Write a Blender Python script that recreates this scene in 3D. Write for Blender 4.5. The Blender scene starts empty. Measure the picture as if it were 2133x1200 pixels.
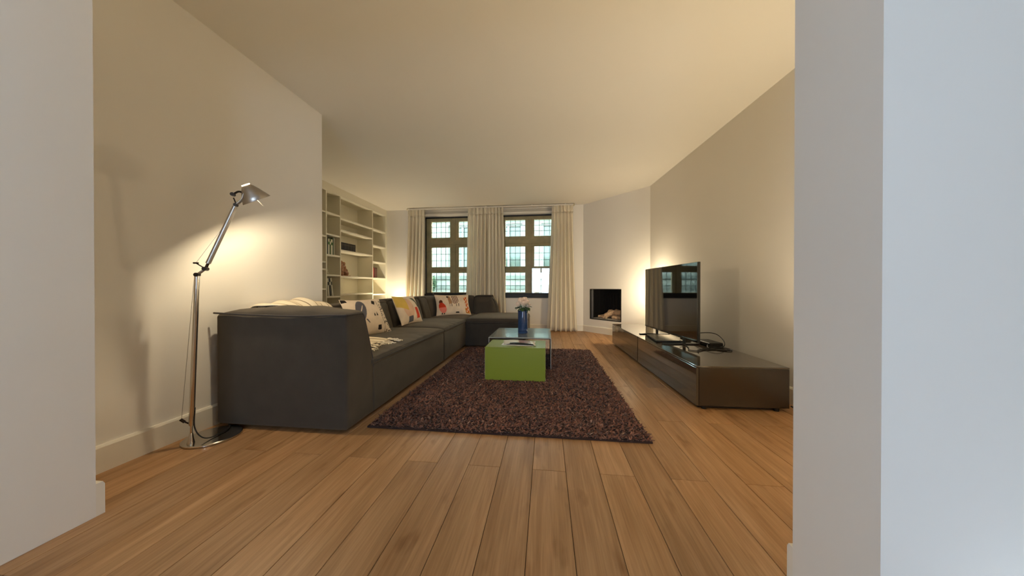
import bpy, math, random
import numpy as np
from mathutils import Matrix, Vector

random.seed(7)
RNG = np.random.default_rng(7)
sc = bpy.context.scene
col = sc.collection

# ------------------------------------------------------------------ camera, world, daylight, exposure
F_PX, CAM_H = 620.0, 0.95
yaw, pit = math.atan(71 / F_PX), math.atan(3 / F_PX)
fw = Vector((-math.sin(yaw) * math.cos(pit), math.cos(yaw) * math.cos(pit), -math.sin(pit)))
rt = Vector((math.cos(yaw), math.sin(yaw), 0))
up = rt.cross(fw)
cam_d = bpy.data.cameras.new('camera')
cam_d.sensor_width = 36.0
cam_d.lens = F_PX / 2133 * 36.0
cam_d.clip_start = 0.02
cam = bpy.data.objects.new('camera', cam_d)
M3 = Matrix((rt, up, -fw)).transposed()
cam.matrix_world = Matrix.Translation((0, 0, CAM_H)) @ M3.to_4x4()
col.objects.link(cam)
sc.camera = cam

world = bpy.data.worlds.new('overcast_sky')
sc.world = world
world.use_nodes = True
bg = world.node_tree.nodes['Background']
bg.inputs['Color'].default_value = (0.66, 0.83, 1.0, 1)
bg.inputs['Strength'].default_value = 23.0

sc.view_settings.view_transform = 'Standard'
sc.view_settings.look = 'None'
sc.view_settings.gamma = 1.0
sc.view_settings.use_curve_mapping = False
sc.view_settings.exposure = 0.46
sc.cycles.use_denoising = True
sc.cycles.max_bounces = 12
sc.cycles.diffuse_bounces = 8
sc.cycles.glossy_bounces = 5
sc.cycles.transmission_bounces = 8
sc.cycles.transparent_max_bounces = 16
sc.cycles.sample_clamp_indirect = 6.0
sc.cycles.caustics_reflective = False
sc.cycles.caustics_refractive = False

WARM = (1.0, 0.82, 0.55)


def portal(name, loc, rot, sx, sy):
    l = bpy.data.lights.new(name, 'AREA')
    l.shape = 'RECTANGLE'
    l.size, l.size_y = sx, sy
    l.cycles.is_portal = True
    o = bpy.data.objects.new(name, l)
    o.location = loc
    o.rotation_euler = rot
    col.objects.link(o)


# window openings: (x0, x1, z0, z1); front windows look onto the street, rear ones lie behind the camera
FRONT_WIN = [(-2.735, -1.415, 0.79, 2.525), (-1.02, 0.30, 0.79, 2.525)]
REAR_WIN = [(-0.82, 0.28, 0.5, 2.0)]
ADDED_WIN = (-1.95, -1.25, 0.6, 2.0)   # y0, y1, z0, z1 in the left wall behind the camera; added to brighten the pier
Y_BACK, Y_REAR = 6.5, -3.0
for i, (a, b, c, d) in enumerate(FRONT_WIN):
    portal('window_portal', ((a + b) / 2, Y_BACK + 0.24, (c + d) / 2), (-math.pi / 2, 0, 0), b - a, d - c)
for i, (a, b, c, d) in enumerate(REAR_WIN):
    portal('window_portal', ((a + b) / 2, Y_REAR - 0.2, (c + d) / 2), (math.pi / 2, 0, 0), b - a, d - c)


portal('window_portal', (-3.1, -1.6, 1.3), (0, -math.pi / 2, 0), 1.4, 0.7)  # portal of the added side window


# ------------------------------------------------------------------ materials
def lin(r, g, b):
    f = lambda c: c / 12.92 if c <= 0.04045 else ((c + 0.055) / 1.055) ** 2.4
    return (f(r / 255), f(g / 255), f(b / 255), 1)


def mat(name, colr, rough=0.6, metal=0.0, spec=0.5, noise=None, bump=None, coat=0.0, sheen=0.0):
    """noise = (scale, amount) colour mottling; bump = (scale, strength)"""
    m = bpy.data.materials.new(name)
    m.use_nodes = True
    nt = m.node_tree
    b = nt.nodes['Principled BSDF']
    c = lin(*colr)
    b.inputs['Base Color'].default_value = c
    b.inputs['Roughness'].default_value = rough
    b.inputs['Metallic'].default_value = metal
    b.inputs['Specular IOR Level'].default_value = spec
    if coat:
        b.inputs['Coat Weight'].default_value = coat
        b.inputs['Coat Roughness'].default_value = 0.03
    if sheen:
        b.inputs['Sheen Weight'].default_value = sheen
        b.inputs['Sheen Roughness'].default_value = 0.6
        b.inputs['Sheen Tint'].default_value = (1.0, 0.80, 0.55, 1)
    if noise or bump:
        tc = nt.nodes.new('ShaderNodeTexCoord')
    if noise:
        n = nt.nodes.new('ShaderNodeTexNoise')
        n.inputs['Scale'].default_value = noise[0]
        n.inputs['Detail'].default_value = 5
        nt.links.new(tc.outputs['Object'], n.inputs['Vector'])
        r = nt.nodes.new('ShaderNodeValToRGB')
        k = noise[1]
        r.color_ramp.elements[0].position = 0.3
        r.color_ramp.elements[1].position = 0.7
        r.color_ramp.elements[0].color = (c[0] * (1 - k), c[1] * (1 - k), c[2] * (1 - k), 1)
        r.color_ramp.elements[1].color = (min(1, c[0] * (1 + k)), min(1, c[1] * (1 + k)), min(1, c[2] * (1 + k)), 1)
        nt.links.new(n.outputs['Fac'], r.inputs['Fac'])
        nt.links.new(r.outputs['Color'], b.inputs['Base Color'])
    if bump:
        n2 = nt.nodes.new('ShaderNodeTexNoise')
        n2.inputs['Scale'].default_value = bump[0]
        n2.inputs['Detail'].default_value = 4
        nt.links.new(tc.outputs['Object'], n2.inputs['Vector'])
        bp = nt.nodes.new('ShaderNodeBump')
        bp.inputs['Strength'].default_value = bump[1]
        bp.inputs['Distance'].default_value = 0.004
        nt.links.new(n2.outputs['Fac'], bp.inputs['Height'])
        nt.links.new(bp.outputs['Normal'], b.inputs['Normal'])
    return m


def glass_mat(name, tint, ior=1.5, rough=0.0, refl=1.0):
    """thin sheet glass: transparent with Fresnel reflection"""
    m = bpy.data.materials.new(name)
    m.use_nodes = True
    nt = m.node_tree
    nt.nodes.remove(nt.nodes['Principled BSDF'])
    out = nt.nodes['Material Output']
    t = nt.nodes.new('ShaderNodeBsdfTransparent')
    t.inputs['Color'].default_value = tint
    g = nt.nodes.new('ShaderNodeBsdfGlossy')
    g.inputs['Roughness'].default_value = rough
    g.inputs['Color'].default_value = (refl, refl, refl, 1)
    fr = nt.nodes.new('ShaderNodeFresnel')
    fr.inputs['IOR'].default_value = ior
    mx = nt.nodes.new('ShaderNodeMixShader')
    nt.links.new(fr.outputs['Fac'], mx.inputs['Fac'])
    nt.links.new(t.outputs[0], mx.inputs[1])
    nt.links.new(g.outputs[0], mx.inputs[2])
    nt.links.new(mx.outputs[0], out.inputs['Surface'])
    return m


def wood_floor_mat():
    m = bpy.data.materials.new('oak_boards')
    m.use_nodes = True
    nt = m.node_tree
    N, L = nt.nodes, nt.links
    b = N['Principled BSDF']
    tc = N.new('ShaderNodeTexCoord')
    oi = N.new('ShaderNodeObjectInfo')
    sc1 = N.new('ShaderNodeVectorMath'); sc1.operation = 'SCALE'
    cv = N.new('ShaderNodeCombineXYZ')
    mul = N.new('ShaderNodeMath'); mul.operation = 'MULTIPLY'; mul.inputs[1].default_value = 91.0
    L.new(oi.outputs['Random'], mul.inputs[0])
    L.new(mul.outputs[0], cv.inputs[0]); L.new(mul.outputs[0], cv.inputs[2])
    add = N.new('ShaderNodeVectorMath'); add.operation = 'ADD'
    L.new(tc.outputs['Object'], add.inputs[0]); L.new(cv.outputs[0], add.inputs[1])
    # long grain
    mp = N.new('ShaderNodeMapping'); mp.inputs['Scale'].default_value = (26, 1.5, 26)
    L.new(add.outputs[0], mp.inputs['Vector'])
    n1 = N.new('ShaderNodeTexNoise'); n1.inputs['Scale'].default_value = 1.3; n1.inputs['Detail'].default_value = 8; n1.inputs['Distortion'].default_value = 0.7
    L.new(mp.outputs[0], n1.inputs['Vector'])
    # cathedral figure
    mp2 = N.new('ShaderNodeMapping'); mp2.inputs['Scale'].default_value = (7.0, 0.55, 7.0)
    L.new(add.outputs[0], mp2.inputs['Vector'])
    n2 = N.new('ShaderNodeTexNoise'); n2.inputs['Scale'].default_value = 1.0; n2.inputs['Detail'].default_value = 2; n2.inputs['Distortion'].default_value = 0.4
    L.new(mp2.outputs[0], n2.inputs['Vector'])
    ring = N.new('ShaderNodeMath'); ring.operation = 'MULTIPLY'; ring.inputs[1].default_value = 17.0
    L.new(n2.outputs['Fac'], ring.inputs[0])
    sn = N.new('ShaderNodeMath'); sn.operation = 'SINE'
    L.new(ring.outputs[0], sn.inputs[0])
    # knots / stains
    mp3 = N.new('ShaderNodeMapping'); mp3.inputs['Scale'].default_value = (9, 3, 9)
    L.new(add.outputs[0], mp3.inputs['Vector'])
    n3 = N.new('ShaderNodeTexNoise'); n3.inputs['Scale'].default_value = 1.1; n3.inputs['Detail'].default_value = 3
    L.new(mp3.outputs[0], n3.inputs['Vector'])
    r1 = N.new('ShaderNodeValToRGB')
    e = r1.color_ramp.elements
    e[0].position = 0.25; e[0].color = lin(152, 117, 86)
    e[1].position = 0.75; e[1].color = lin(180, 146, 113)
    L.new(n1.outputs['Fac'], r1.inputs['Fac'])
    r2 = N.new('ShaderNodeValToRGB')
    e = r2.color_ramp.elements
    e[0].position = 0.25; e[0].color = (0.88, 0.86, 0.82, 1)
    e[1].position = 0.85; e[1].color = (1.05, 1.05, 1.05, 1)
    sm = N.new('ShaderNodeMath'); sm.operation = 'MULTIPLY_ADD'; sm.inputs[1].default_value = 0.5; sm.inputs[2].default_value = 0.5
    L.new(sn.outputs[0], sm.inputs[0]); L.new(sm.outputs[0], r2.inputs['Fac'])
    mx = N.new('ShaderNodeMixRGB'); mx.blend_type = 'MULTIPLY'; mx.inputs[0].default_value = 0.75
    L.new(r1.outputs[0], mx.inputs[1]); L.new(r2.outputs[0], mx.inputs[2])
    r3 = N.new('ShaderNodeValToRGB')
    e = r3.color_ramp.elements
    e[0].position = 0.27; e[0].color = (0.55, 0.46, 0.38, 1)
    e[1].position = 0.40; e[1].color = (1, 1, 1, 1)
    L.new(n3.outputs['Fac'], r3.inputs['Fac'])
    mx2 = N.new('ShaderNodeMixRGB'); mx2.blend_type = 'MULTIPLY'; mx2.inputs[0].default_value = 0.8
    L.new(mx.outputs[0], mx2.inputs[1]); L.new(r3.outputs[0], mx2.inputs[2])
    # board-to-board variation
    hsv = N.new('ShaderNodeHueSaturation')
    v = N.new('ShaderNodeMath'); v.operation = 'MULTIPLY_ADD'; v.inputs[1].default_value = 0.26; v.inputs[2].default_value = 0.86
    L.new(oi.outputs['Random'], v.inputs[0]); L.new(v.outputs[0], hsv.inputs['Value'])
    hsv.inputs['Saturation'].default_value = 1.12
    L.new(mx2.outputs[0], hsv.inputs['Color'])
    L.new(hsv.outputs[0], b.inputs['Base Color'])
    b.inputs['Roughness'].default_value = 0.42
    b.inputs['Specular IOR Level'].default_value = 0.35
    mp4 = N.new('ShaderNodeMapping'); mp4.inputs['Scale'].default_value = (150, 5, 150)
    L.new(add.outputs[0], mp4.inputs['Vector'])
    n4 = N.new('ShaderNodeTexNoise'); n4.inputs['Scale'].default_value = 1.0; n4.inputs['Detail'].default_value = 4
    L.new(mp4.outputs[0], n4.inputs['Vector'])
    r4 = N.new('ShaderNodeValToRGB')
    e = r4.color_ramp.elements
    e[0].position = 0.30; e[0].color = (0.80, 0.78, 0.74, 1)
    e[1].position = 0.65; e[1].color = (1.08, 1.08, 1.08, 1)
    L.new(n4.outputs['Fac'], r4.inputs['Fac'])
    mx4 = N.new('ShaderNodeMixRGB'); mx4.blend_type = 'MULTIPLY'; mx4.inputs[0].default_value = 0.8
    L.new(hsv.outputs[0], mx4.inputs[1]); L.new(r4.outputs[0], mx4.inputs[2])
    L.new(mx4.outputs[0], b.inputs['Base Color'])
    bp = N.new('ShaderNodeBump'); bp.inputs['Strength'].default_value = 0.12; bp.inputs['Distance'].default_value = 0.002
    L.new(n1.outputs['Fac'], bp.inputs['Height']); L.new(bp.outputs[0], b.inputs['Normal'])
    return m


def fabric_mat(name, colr, rough=0.9, sheen=0.25, weave=900):
    m = mat(name, colr, rough, spec=0.2, noise=(9, 0.10), sheen=sheen)
    nt = m.node_tree
    b = nt.nodes['Principled BSDF']
    tc = [n for n in nt.nodes if n.type == 'TEX_COORD'][0]
    n = nt.nodes.new('ShaderNodeTexNoise')
    n.inputs['Scale'].default_value = weave
    n.inputs['Detail'].default_value = 1
    nt.links.new(tc.outputs['Object'], n.inputs['Vector'])
    bp = nt.nodes.new('ShaderNodeBump')
    bp.inputs['Strength'].default_value = 0.25
    bp.inputs['Distance'].default_value = 0.001
    nt.links.new(n.outputs['Fac'], bp.inputs['Height'])
    nt.links.new(bp.outputs[0], b.inputs['Normal'])
    return m


def pile_mat():
    m = bpy.data.materials.new('brown_pile')
    m.use_nodes = True
    nt = m.node_tree
    N, L = nt.nodes, nt.links
    b = N['Principled BSDF']
    g = N.new('ShaderNodeNewGeometry')
    r = N.new('ShaderNodeValToRGB')
    e = r.color_ramp.elements
    e[0].position = 0.0; e[0].color = lin(66, 32, 21)
    e[1].position = 0.8; e[1].color = lin(122, 76, 58)
    x = r.color_ramp.elements.new(0.97); x.color = lin(138, 92, 70)
    y = r.color_ramp.elements.new(1.0); y.color = lin(156, 126, 108)
    L.new(g.outputs['Random Per Island'], r.inputs['Fac'])
    L.new(r.outputs[0], b.inputs['Base Color'])
    b.inputs['Roughness'].default_value = 0.85
    b.inputs['Sheen Weight'].default_value = 0.15
    return m


def curtain_mat():
    m = bpy.data.materials.new('cream_linen')
    m.use_nodes = True
    nt = m.node_tree
    N, L = nt.nodes, nt.links
    out = N['Material Output']
    b = N['Principled BSDF']
    c = lin(242, 234, 214)
    b.inputs['Base Color'].default_value = c
    b.inputs['Roughness'].default_value = 0.9
    b.inputs['Specular IOR Level'].default_value = 0.15
    t = N.new('ShaderNodeBsdfTranslucent'); t.inputs['Color'].default_value = c
    mx = N.new('ShaderNodeMixShader'); mx.inputs[0].default_value = 0.22
    L.new(b.outputs[0], mx.inputs[1]); L.new(t.outputs[0], mx.inputs[2])
    L.new(mx.outputs[0], out.inputs['Surface'])
    tc = N.new('ShaderNodeTexCoord')
    n = N.new('ShaderNodeTexNoise'); n.inputs['Scale'].default_value = 350
    L.new(tc.outputs['Object'], n.inputs['Vector'])
    bp = N.new('ShaderNodeBump'); bp.inputs['Strength'].default_value = 0.15; bp.inputs['Distance'].default_value = 0.001
    L.new(n.outputs['Fac'], bp.inputs['Height']); L.new(bp.outputs[0], b.inputs['Normal'])
    return m


def throw_mat():
    """cream wool with thin dark woven stripes across the UV u axis"""
    m = mat('cream_wool', (232, 218, 190), 0.95, spec=0.1, sheen=0.3)
    nt = m.node_tree
    N, L = nt.nodes, nt.links
    b = N['Principled BSDF']
    uv = N.new('ShaderNodeUVMap'); uv.uv_map = 'UVMap'
    sx = N.new('ShaderNodeSeparateXYZ'); L.new(uv.outputs[0], sx.inputs[0])
    mu = N.new('ShaderNodeMath'); mu.operation = 'MULTIPLY'; mu.inputs[1].default_value = 9.0; L.new(sx.outputs[0], mu.inputs[0])
    fr = N.new('ShaderNodeMath'); fr.operation = 'FRACT'; L.new(mu.outputs[0], fr.inputs[0])
    r = N.new('ShaderNodeValToRGB'); r.color_ramp.interpolation = 'CONSTANT'
    e = r.color_ramp.elements
    e[0].position = 0; e[0].color = lin(232, 218, 190)
    e[1].position = 0.88; e[1].color = lin(120, 100, 75)
    L.new(fr.outputs[0], r.inputs[0]); L.new(r.outputs[0], b.inputs['Base Color'])
    tc = N.new('ShaderNodeTexCoord')
    n = N.new('ShaderNodeTexNoise'); n.inputs['Scale'].default_value = 260; L.new(tc.outputs['Object'], n.inputs['Vector'])
    bp = N.new('ShaderNodeBump'); bp.inputs['Strength'].default_value = 0.5; bp.inputs['Distance'].default_value = 0.003
    L.new(n.outputs['Fac'], bp.inputs['Height']); L.new(bp.outputs[0], b.inputs['Normal'])
    return m


WALL = mat('white_wall_paint', (230, 226, 218), 0.75, spec=0.25, noise=(1.2, 0.015), bump=(60, 0.04))
CEIL = mat('white_ceiling_paint', (230, 226, 217), 0.8, spec=0.2, noise=(0.8, 0.012))
TRIM = mat('white_satin_trim', (228, 222, 208), 0.4, spec=0.4)
SHELF = mat('white_lacquer_shelf', (226, 222, 206), 0.45, spec=0.4)
OAK = wood_floor_mat()
GAP = mat('board_gap_dark', (48, 32, 20), 0.9)
SOFA = fabric_mat('charcoal_upholstery', (62, 57, 51), 0.92, 0.16)
SOFA_PIPE = fabric_mat('charcoal_piping', (66, 62, 60), 0.85, 0.05)
BLACKP = mat('black_plastic', (16, 15, 14), 0.45)
CHROME = mat('polished_aluminium', (214, 208, 198), 0.16, metal=1.0)
ALU = mat('brushed_aluminium', (186, 180, 172), 0.38, metal=1.0)
DARKMETAL = mat('dark_joint_metal', (52, 42, 34), 0.35, metal=0.8)
CABLE = mat('black_cable', (18, 16, 14), 0.5)
TAUPE = mat('taupe_gloss_glass', (70, 60, 47), 0.09, spec=0.6, coat=0.6)
TAUPE_SIDE = mat('taupe_gloss_lacquer', (50, 40, 30), 0.16, spec=0.5, coat=0.3)
SCREEN = mat('tv_screen_glass', (10, 8, 6), 0.035, spec=0.6, coat=0.45)
WINWOOD = mat('weathered_oak_frame', (238, 196, 146), 0.7, noise=(7, 0.16), bump=(40, 0.2))
DARKFRAME = mat('black_window_frame', (22, 21, 20), 0.5)
LEAD = mat('lead_came', (62, 66, 68), 0.6, metal=0.4)
PANE = glass_mat('leaded_glass', (0.86, 0.88, 0.82, 1), 1.45, 0.01)
SHEET = glass_mat('sheet_glass', (0.90, 0.95, 0.93, 1), 1.5, 0.0)
REARGLASS = glass_mat('tinted_sheet_glass', (0.84, 0.85, 0.88, 1), 1.5, 0.0)
LINEN = curtain_mat()
PILE = pile_mat()
RUGBACK = mat('rug_backing', (50, 30, 23), 0.95)
GREEN = mat('green_lacquer_steel', (124, 138, 34), 0.42, spec=0.4)
GREYTOP = mat('grey_lacquer_steel', (96, 104, 104), 0.22, spec=0.5, coat=0.2)
BLACKIN = mat('black_lacquer_steel', (20, 18, 17), 0.4)
EDGE = mat('pale_steel_edge', (222, 218, 205), 0.35)
VASE = mat('blue_glass', (66, 98, 152), 0.06, spec=0.6)
VASE.node_tree.nodes['Principled BSDF'].inputs['Transmission Weight'].default_value = 0.55
ROSE = mat('pale_pink_petal', (252, 230, 208), 0.6, spec=0.2, noise=(60, 0.04))
LEAF = mat('rose_leaf_green', (48, 84, 36), 0.5, noise=(40, 0.2))
STEM = mat('rose_stem_green', (66, 96, 48), 0.6)
THROW = throw_mat()
FRINGE = mat('cream_fringe', (236, 224, 200), 0.95, spec=0.1)
FIREBLK = mat('black_firebox_steel', (20, 18, 17), 0.5)
LOG = mat('ceramic_log', (206, 172, 138), 0.9, noise=(30, 0.35), bump=(45, 0.8))
LOGEND = mat('pale_log_end', (196, 170, 136), 0.9, noise=(40, 0.2))
ASH = mat('pale_ash_burner', (176, 168, 154), 0.9, noise=(50, 0.2))
PAPER = mat('book_pages', (214, 204, 180), 0.9)
SCULPT = mat('reddish_brown_carving', (150, 108, 78), 0.7, noise=(20, 0.3), bump=(30, 0.5))
STONE = mat('pale_facade_stone', (108, 107, 100), 0.9, noise=(2.0, 0.18), bump=(8, 0.4))
STONE2 = mat('grey_stone_course', (78, 80, 75), 0.9, noise=(3.0, 0.25))
FACWIN = mat('facade_window_frame', (122, 122, 118), 0.6)
FACGLASS = mat('facade_dark_glass', (62, 70, 66), 0.1, spec=0.6)
FOLIAGE = mat('ivy_green', (66, 82, 58), 0.8, noise=(12, 0.4))
STREET = mat('street_paving', (120, 119, 112), 0.9, noise=(3, 0.2))
BULB = bpy.data.materials.new('lit_bulb')
BULB.use_nodes = True
_b = BULB.node_tree.nodes['Principled BSDF']
_b.inputs['Emission Color'].default_value = (1.0, 0.78, 0.5, 1)
_b.inputs['Emission Strength'].default_value = 25.0
VENT = BULB.copy(); VENT.name = 'vent_leak_glow'
VENT.node_tree.nodes['Principled BSDF'].inputs['Emission Strength'].default_value = 3.0  # emission imitates bulb light leaking out through the shade's vent collar

# ------------------------------------------------------------------ object helpers
WM = {}


def tag(o, label=None, cat=None, group=None, kind=None):
    if label: o['label'] = label
    if cat: o['category'] = cat
    if group: o['group'] = group
    if kind: o['kind'] = kind
    return o


def empty(name, loc=(0, 0, 0), rz=0.0, label=None, cat=None, group=None, kind=None):
    o = bpy.data.objects.new(name, None)
    o.empty_display_size = 0.05
    o.location = loc
    o.rotation_euler = (0, 0, rz)
    col.objects.link(o)
    WM[o] = Matrix.Translation(loc) @ Matrix.Rotation(rz, 4, 'Z')
    return tag(o, label, cat, group, kind)


def add(name, V, Fc, mats, parent=None, loc=None, local=False, smooth=False, midx=None, angle=None):
    V = np.asarray(V, float)
    me = bpy.data.meshes.new(name)
    W = Matrix.Identity(4)
    if parent is not None:
        W = WM[parent]
        if not local:
            A = np.array(W.inverted())
            V = V @ A[:3, :3].T + A[:3, 3]
    elif loc is not None:
        W = Matrix.Translation(loc)
        if not local:
            V = V - np.asarray(loc, float)
    me.from_pydata(V.tolist(), [], [tuple(int(i) for i in f) for f in Fc])
    if not isinstance(mats, (list, tuple)):
        mats = [mats]
    for m in mats:
        me.materials.append(m)
    if midx is not None:
        me.polygons.foreach_set('material_index', np.asarray(midx, np.int32))
    if smooth:
        me.polygons.foreach_set('use_smooth', np.ones(len(me.polygons), bool))
        if angle:
            me.set_sharp_from_angle(angle=math.radians(angle))
    me.update()
    o = bpy.data.objects.new(name, me)
    col.objects.link(o)
    if parent is not None:
        o.parent = parent
    elif loc is not None:
        o.location = loc
    WM[o] = W
    return o


def boxg(lo, hi, ch=0.0):
    """box geometry, optionally with chamfered vertical/horizontal edges (all 12)"""
    x0, y0, z0 = lo
    x1, y1, z1 = hi
    if ch <= 0:
        V = [(x0, y0, z0), (x1, y0, z0), (x1, y1, z0), (x0, y1, z0), (x0, y0, z1), (x1, y0, z1), (x1, y1, z1), (x0, y1, z1)]
        Fc = [(0, 3, 2, 1), (4, 5, 6, 7), (0, 1, 5, 4), (1, 2, 6, 5), (2, 3, 7, 6), (3, 0, 4, 7)]
        return V, Fc
    c = min(ch, (x1 - x0) * .45, (y1 - y0) * .45, (z1 - z0) * .45)
    V, idx = [], {}
    for sx in (0, 1):
        for sy in (0, 1):
            for sz in (0, 1):
                P = [(x0, x1)[sx], (y0, y1)[sy], (z0, z1)[sz]]
                I = [(x0 + c, x1 - c)[sx], (y0 + c, y1 - c)[sy], (z0 + c, z1 - c)[sz]]
                for ax in range(3):
                    q = I[:]
                    q[ax] = P[ax]
                    idx[(sx, sy, sz, ax)] = len(V)
                    V.append(tuple(q))
    Fc = []
    g = lambda s, ax: idx[(s[0], s[1], s[2], ax)]
    for ax in range(3):
        o1, o2 = [a for a in range(3) if a != ax]
        for s in (0, 1):
            lp = []
            for (p, q) in ((0, 0), (1, 0), (1, 1), (0, 1)):
                k = [0, 0, 0]
                k[ax] = s; k[o1] = p; k[o2] = q
                lp.append(g(k, ax))
            if (s == 0) ^ (ax == 1):
                lp.reverse()
            Fc.append(tuple(lp))
    for ax in range(3):  # edges along ax
        o1, o2 = [a for a in range(3) if a != ax]
        for p in (0, 1):
            for q in (0, 1):
                k0 = [0, 0, 0]; k0[o1] = p; k0[o2] = q
                k1 = k0[:]; k1[ax] = 1
                lp = [g(k0, o1), g(k1, o1), g(k1, o2), g(k0, o2)]
                Fc.append(tuple(lp))
    for k in [(a, b, d) for a in (0, 1) for b in (0, 1) for d in (0, 1)]:
        Fc.append((g(k, 0), g(k, 1), g(k, 2)))
    return V, Fc


def fix_normals(o):
    import bmesh
    bm = bmesh.new()
    bm.from_mesh(o.data)
    bmesh.ops.recalc_face_normals(bm, faces=bm.faces)
    bm.to_mesh(o.data)
    bm.free()
    return o


def box(name, lo, hi, m, parent=None, loc=None, local=False, ch=0.0):
    V, Fc = boxg(lo, hi, ch)
    o = add(name, V, Fc, m, parent, loc, local)
    if ch > 0:
        fix_normals(o)
    return o


def join(parts):
    V, Fc = [], []
    for v, f in parts:
        b = len(V)
        V += [tuple(p) for p in v]
        Fc += [tuple(i + b for i in q) for q in f]
    return V, Fc


def boxes(name, lst, m, parent=None, loc=None, local=False):
    V, Fc = join([boxg(a, b) for a, b in lst])
    return add(name, V, Fc, m, parent, loc, local)


def prism(poly, z0, z1):
    """poly counter-clockwise in xy"""
    n = len(poly)
    V = [(x, y, z0) for x, y in poly] + [(x, y, z1) for x, y in poly]
    Fc = [tuple(range(n - 1, -1, -1)), tuple(range(n, 2 * n))]
    Fc += [(i, (i + 1) % n, n + (i + 1) % n, n + i) for i in range(n)]
    return V, Fc


def lathe(profile, n=32, c=(0, 0, 0), cap0=True, cap1=True, axis=None):
    """profile [(r, h)...] around an axis (default +z) through c"""
    a = Vector(axis).normalized() if axis is not None else Vector((0, 0, 1))
    t = a.orthogonal().normalized()
    b = a.cross(t)
    c = Vector(c)
    V, Fc = [], []
    for r, hh in profile:
        for k in range(n):
            an = 2 * math.pi * k / n
            V.append(tuple(c + a * hh + t * (r * math.cos(an)) + b * (r * math.sin(an))))
    for j in range(len(profile) - 1):
        for k in range(n):
            k2 = (k + 1) % n
            Fc.append((j * n + k, j * n + k2, (j + 1) * n + k2, (j + 1) * n + k))
    if cap0: Fc.append(tuple(range(n - 1, -1, -1)))
    if cap1: Fc.append(tuple(range((len(profile) - 1) * n, len(profile) * n)))
    return V, Fc


def tube(path, r, n=8, radii=None, cap=True):
    P = [Vector(p) for p in path]
    V, Fc = [], []
    tprev = None
    for i, p in enumerate(P):
        d = (P[min(i + 1, len(P) - 1)] - P[max(i - 1, 0)]).normalized()
        if tprev is None:
            t = d.orthogonal().normalized()
        else:
            t = (tprev - d * tprev.dot(d))
            t = t.normalized() if t.length > 1e-6 else d.orthogonal().normalized()
        tprev = t
        b = d.cross(t)
        rr = radii[i] if radii else r
        for k in range(n):
            an = 2 * math.pi * k / n
            V.append(tuple(p + t * (rr * math.cos(an)) + b * (rr * math.sin(an))))
    for j in range(len(P) - 1):
        for k in range(n):
            k2 = (k + 1) % n
            Fc.append((j * n + k, j * n + k2, (j + 1) * n + k2, (j + 1) * n + k))
    if cap:
        Fc.append(tuple(range(n - 1, -1, -1)))
        Fc.append(tuple(range((len(P) - 1) * n, len(P) * n)))
    return V, Fc


def smooth_path(pts, sub=6):
    """Catmull-Rom"""
    P = [np.array(p, float) for p in pts]
    P = [2 * P[0] - P[1]] + P + [2 * P[-1] - P[-2]]
    out = []
    for i in range(1, len(P) - 2):
        for k in range(sub):
            t = k / sub
            out.append(0.5 * ((2 * P[i]) + (-P[i - 1] + P[i + 1]) * t + (2 * P[i - 1] - 5 * P[i] + 4 * P[i + 1] - P[i + 2]) * t * t + (-P[i - 1] + 3 * P[i] - 3 * P[i + 1] + P[i + 2]) * t ** 3))
    out.append(P[-2])
    return [tuple(p) for p in out]


def sheet(fn, nu, nv):
    """grid surface fn(u,v) with u,v in 0..1"""
    V = [fn(i / nu, j / nv) for j in range(nv + 1) for i in range(nu + 1)]
    Fc = [(j * (nu + 1) + i, j * (nu + 1) + i + 1, (j + 1) * (nu + 1) + i + 1, (j + 1) * (nu + 1) + i) for j in range(nv) for i in range(nu)]
    return V, Fc


def softbox(lo, hi, r, n=(6, 6, 6), deform=None):
    """rounded, subdivided cushion block; deform(P Nx3, Q Nx3 in -1..1) -> P"""
    lo, hi = np.array(lo, float), np.array(hi, float)
    c, e = (lo + hi) / 2, (hi - lo) / 2
    r = min(r, *(e * 0.98))
    ax = []
    for k in range(3):
        m = e[k]
        edge = [m - r * (1 - math.sin(a)) for a in (math.pi / 2, 1.05, 0.7, 0.35)]
        inn = np.linspace(-(m - r), m - r, max(2, n[k]))
        ax.append(np.array([-x for x in edge] + list(inn) + edge[::-1]))
    V, key, Fc = [], {}, []

    def vid(i, j, k):
        t = (i, j, k)
        if t not in key:
            key[t] = len(V)
            V.append((ax[0][i], ax[1][j], ax[2][k]))
        return key[t]
    N = [len(a) for a in ax]
    for d in range(3):
        o1, o2 = (d + 1) % 3, (d + 2) % 3
        for s in (0, N[d] - 1):
            for a in range(N[o1] - 1):
                for b in range(N[o2] - 1):
                    q = []
                    for (p1, p2) in ((a, b), (a + 1, b), (a + 1, b + 1), (a, b + 1)):
                        t = [0, 0, 0]
                        t[d] = s; t[o1] = p1; t[o2] = p2
                        q.append(vid(*t))
                    if s == 0: q.reverse()
                    Fc.append(tuple(q))
    V = np.array(V)
    Q = V / e
    I = np.clip(V, -(e - r), e - r)
    D = V - I
    L = np.linalg.norm(D, axis=1, keepdims=True)
    V = np.where(L > 1e-9, I + r * D / np.maximum(L, 1e-9), V)
    P = V + c
    if deform is not None:
        P = deform(P, Q)
    return P, Fc


def soft(name, lo, hi, r, m, parent, n=(6, 6, 6), deform=None, loc=None, local=False):
    P, Fc = softbox(lo, hi, r, n, deform)
    return add(name, P, Fc, m, parent, loc, local, smooth=True)


H = 2.70
XL = -2.27            # left wall (lamp wall)
XB = -3.65            # face of the bookcase
Y0, Y1 = 0.775, 1.02  # the wall with the wide opening
XO0, XO1 = -1.844, 0.766
A = (0.79, 6.5)       # back wall meets the diagonal chimney wall
B = (1.80, 5.42)      # diagonal wall meets the right wall
R0 = (2.08, Y1)       # right wall meets the opening wall

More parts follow.
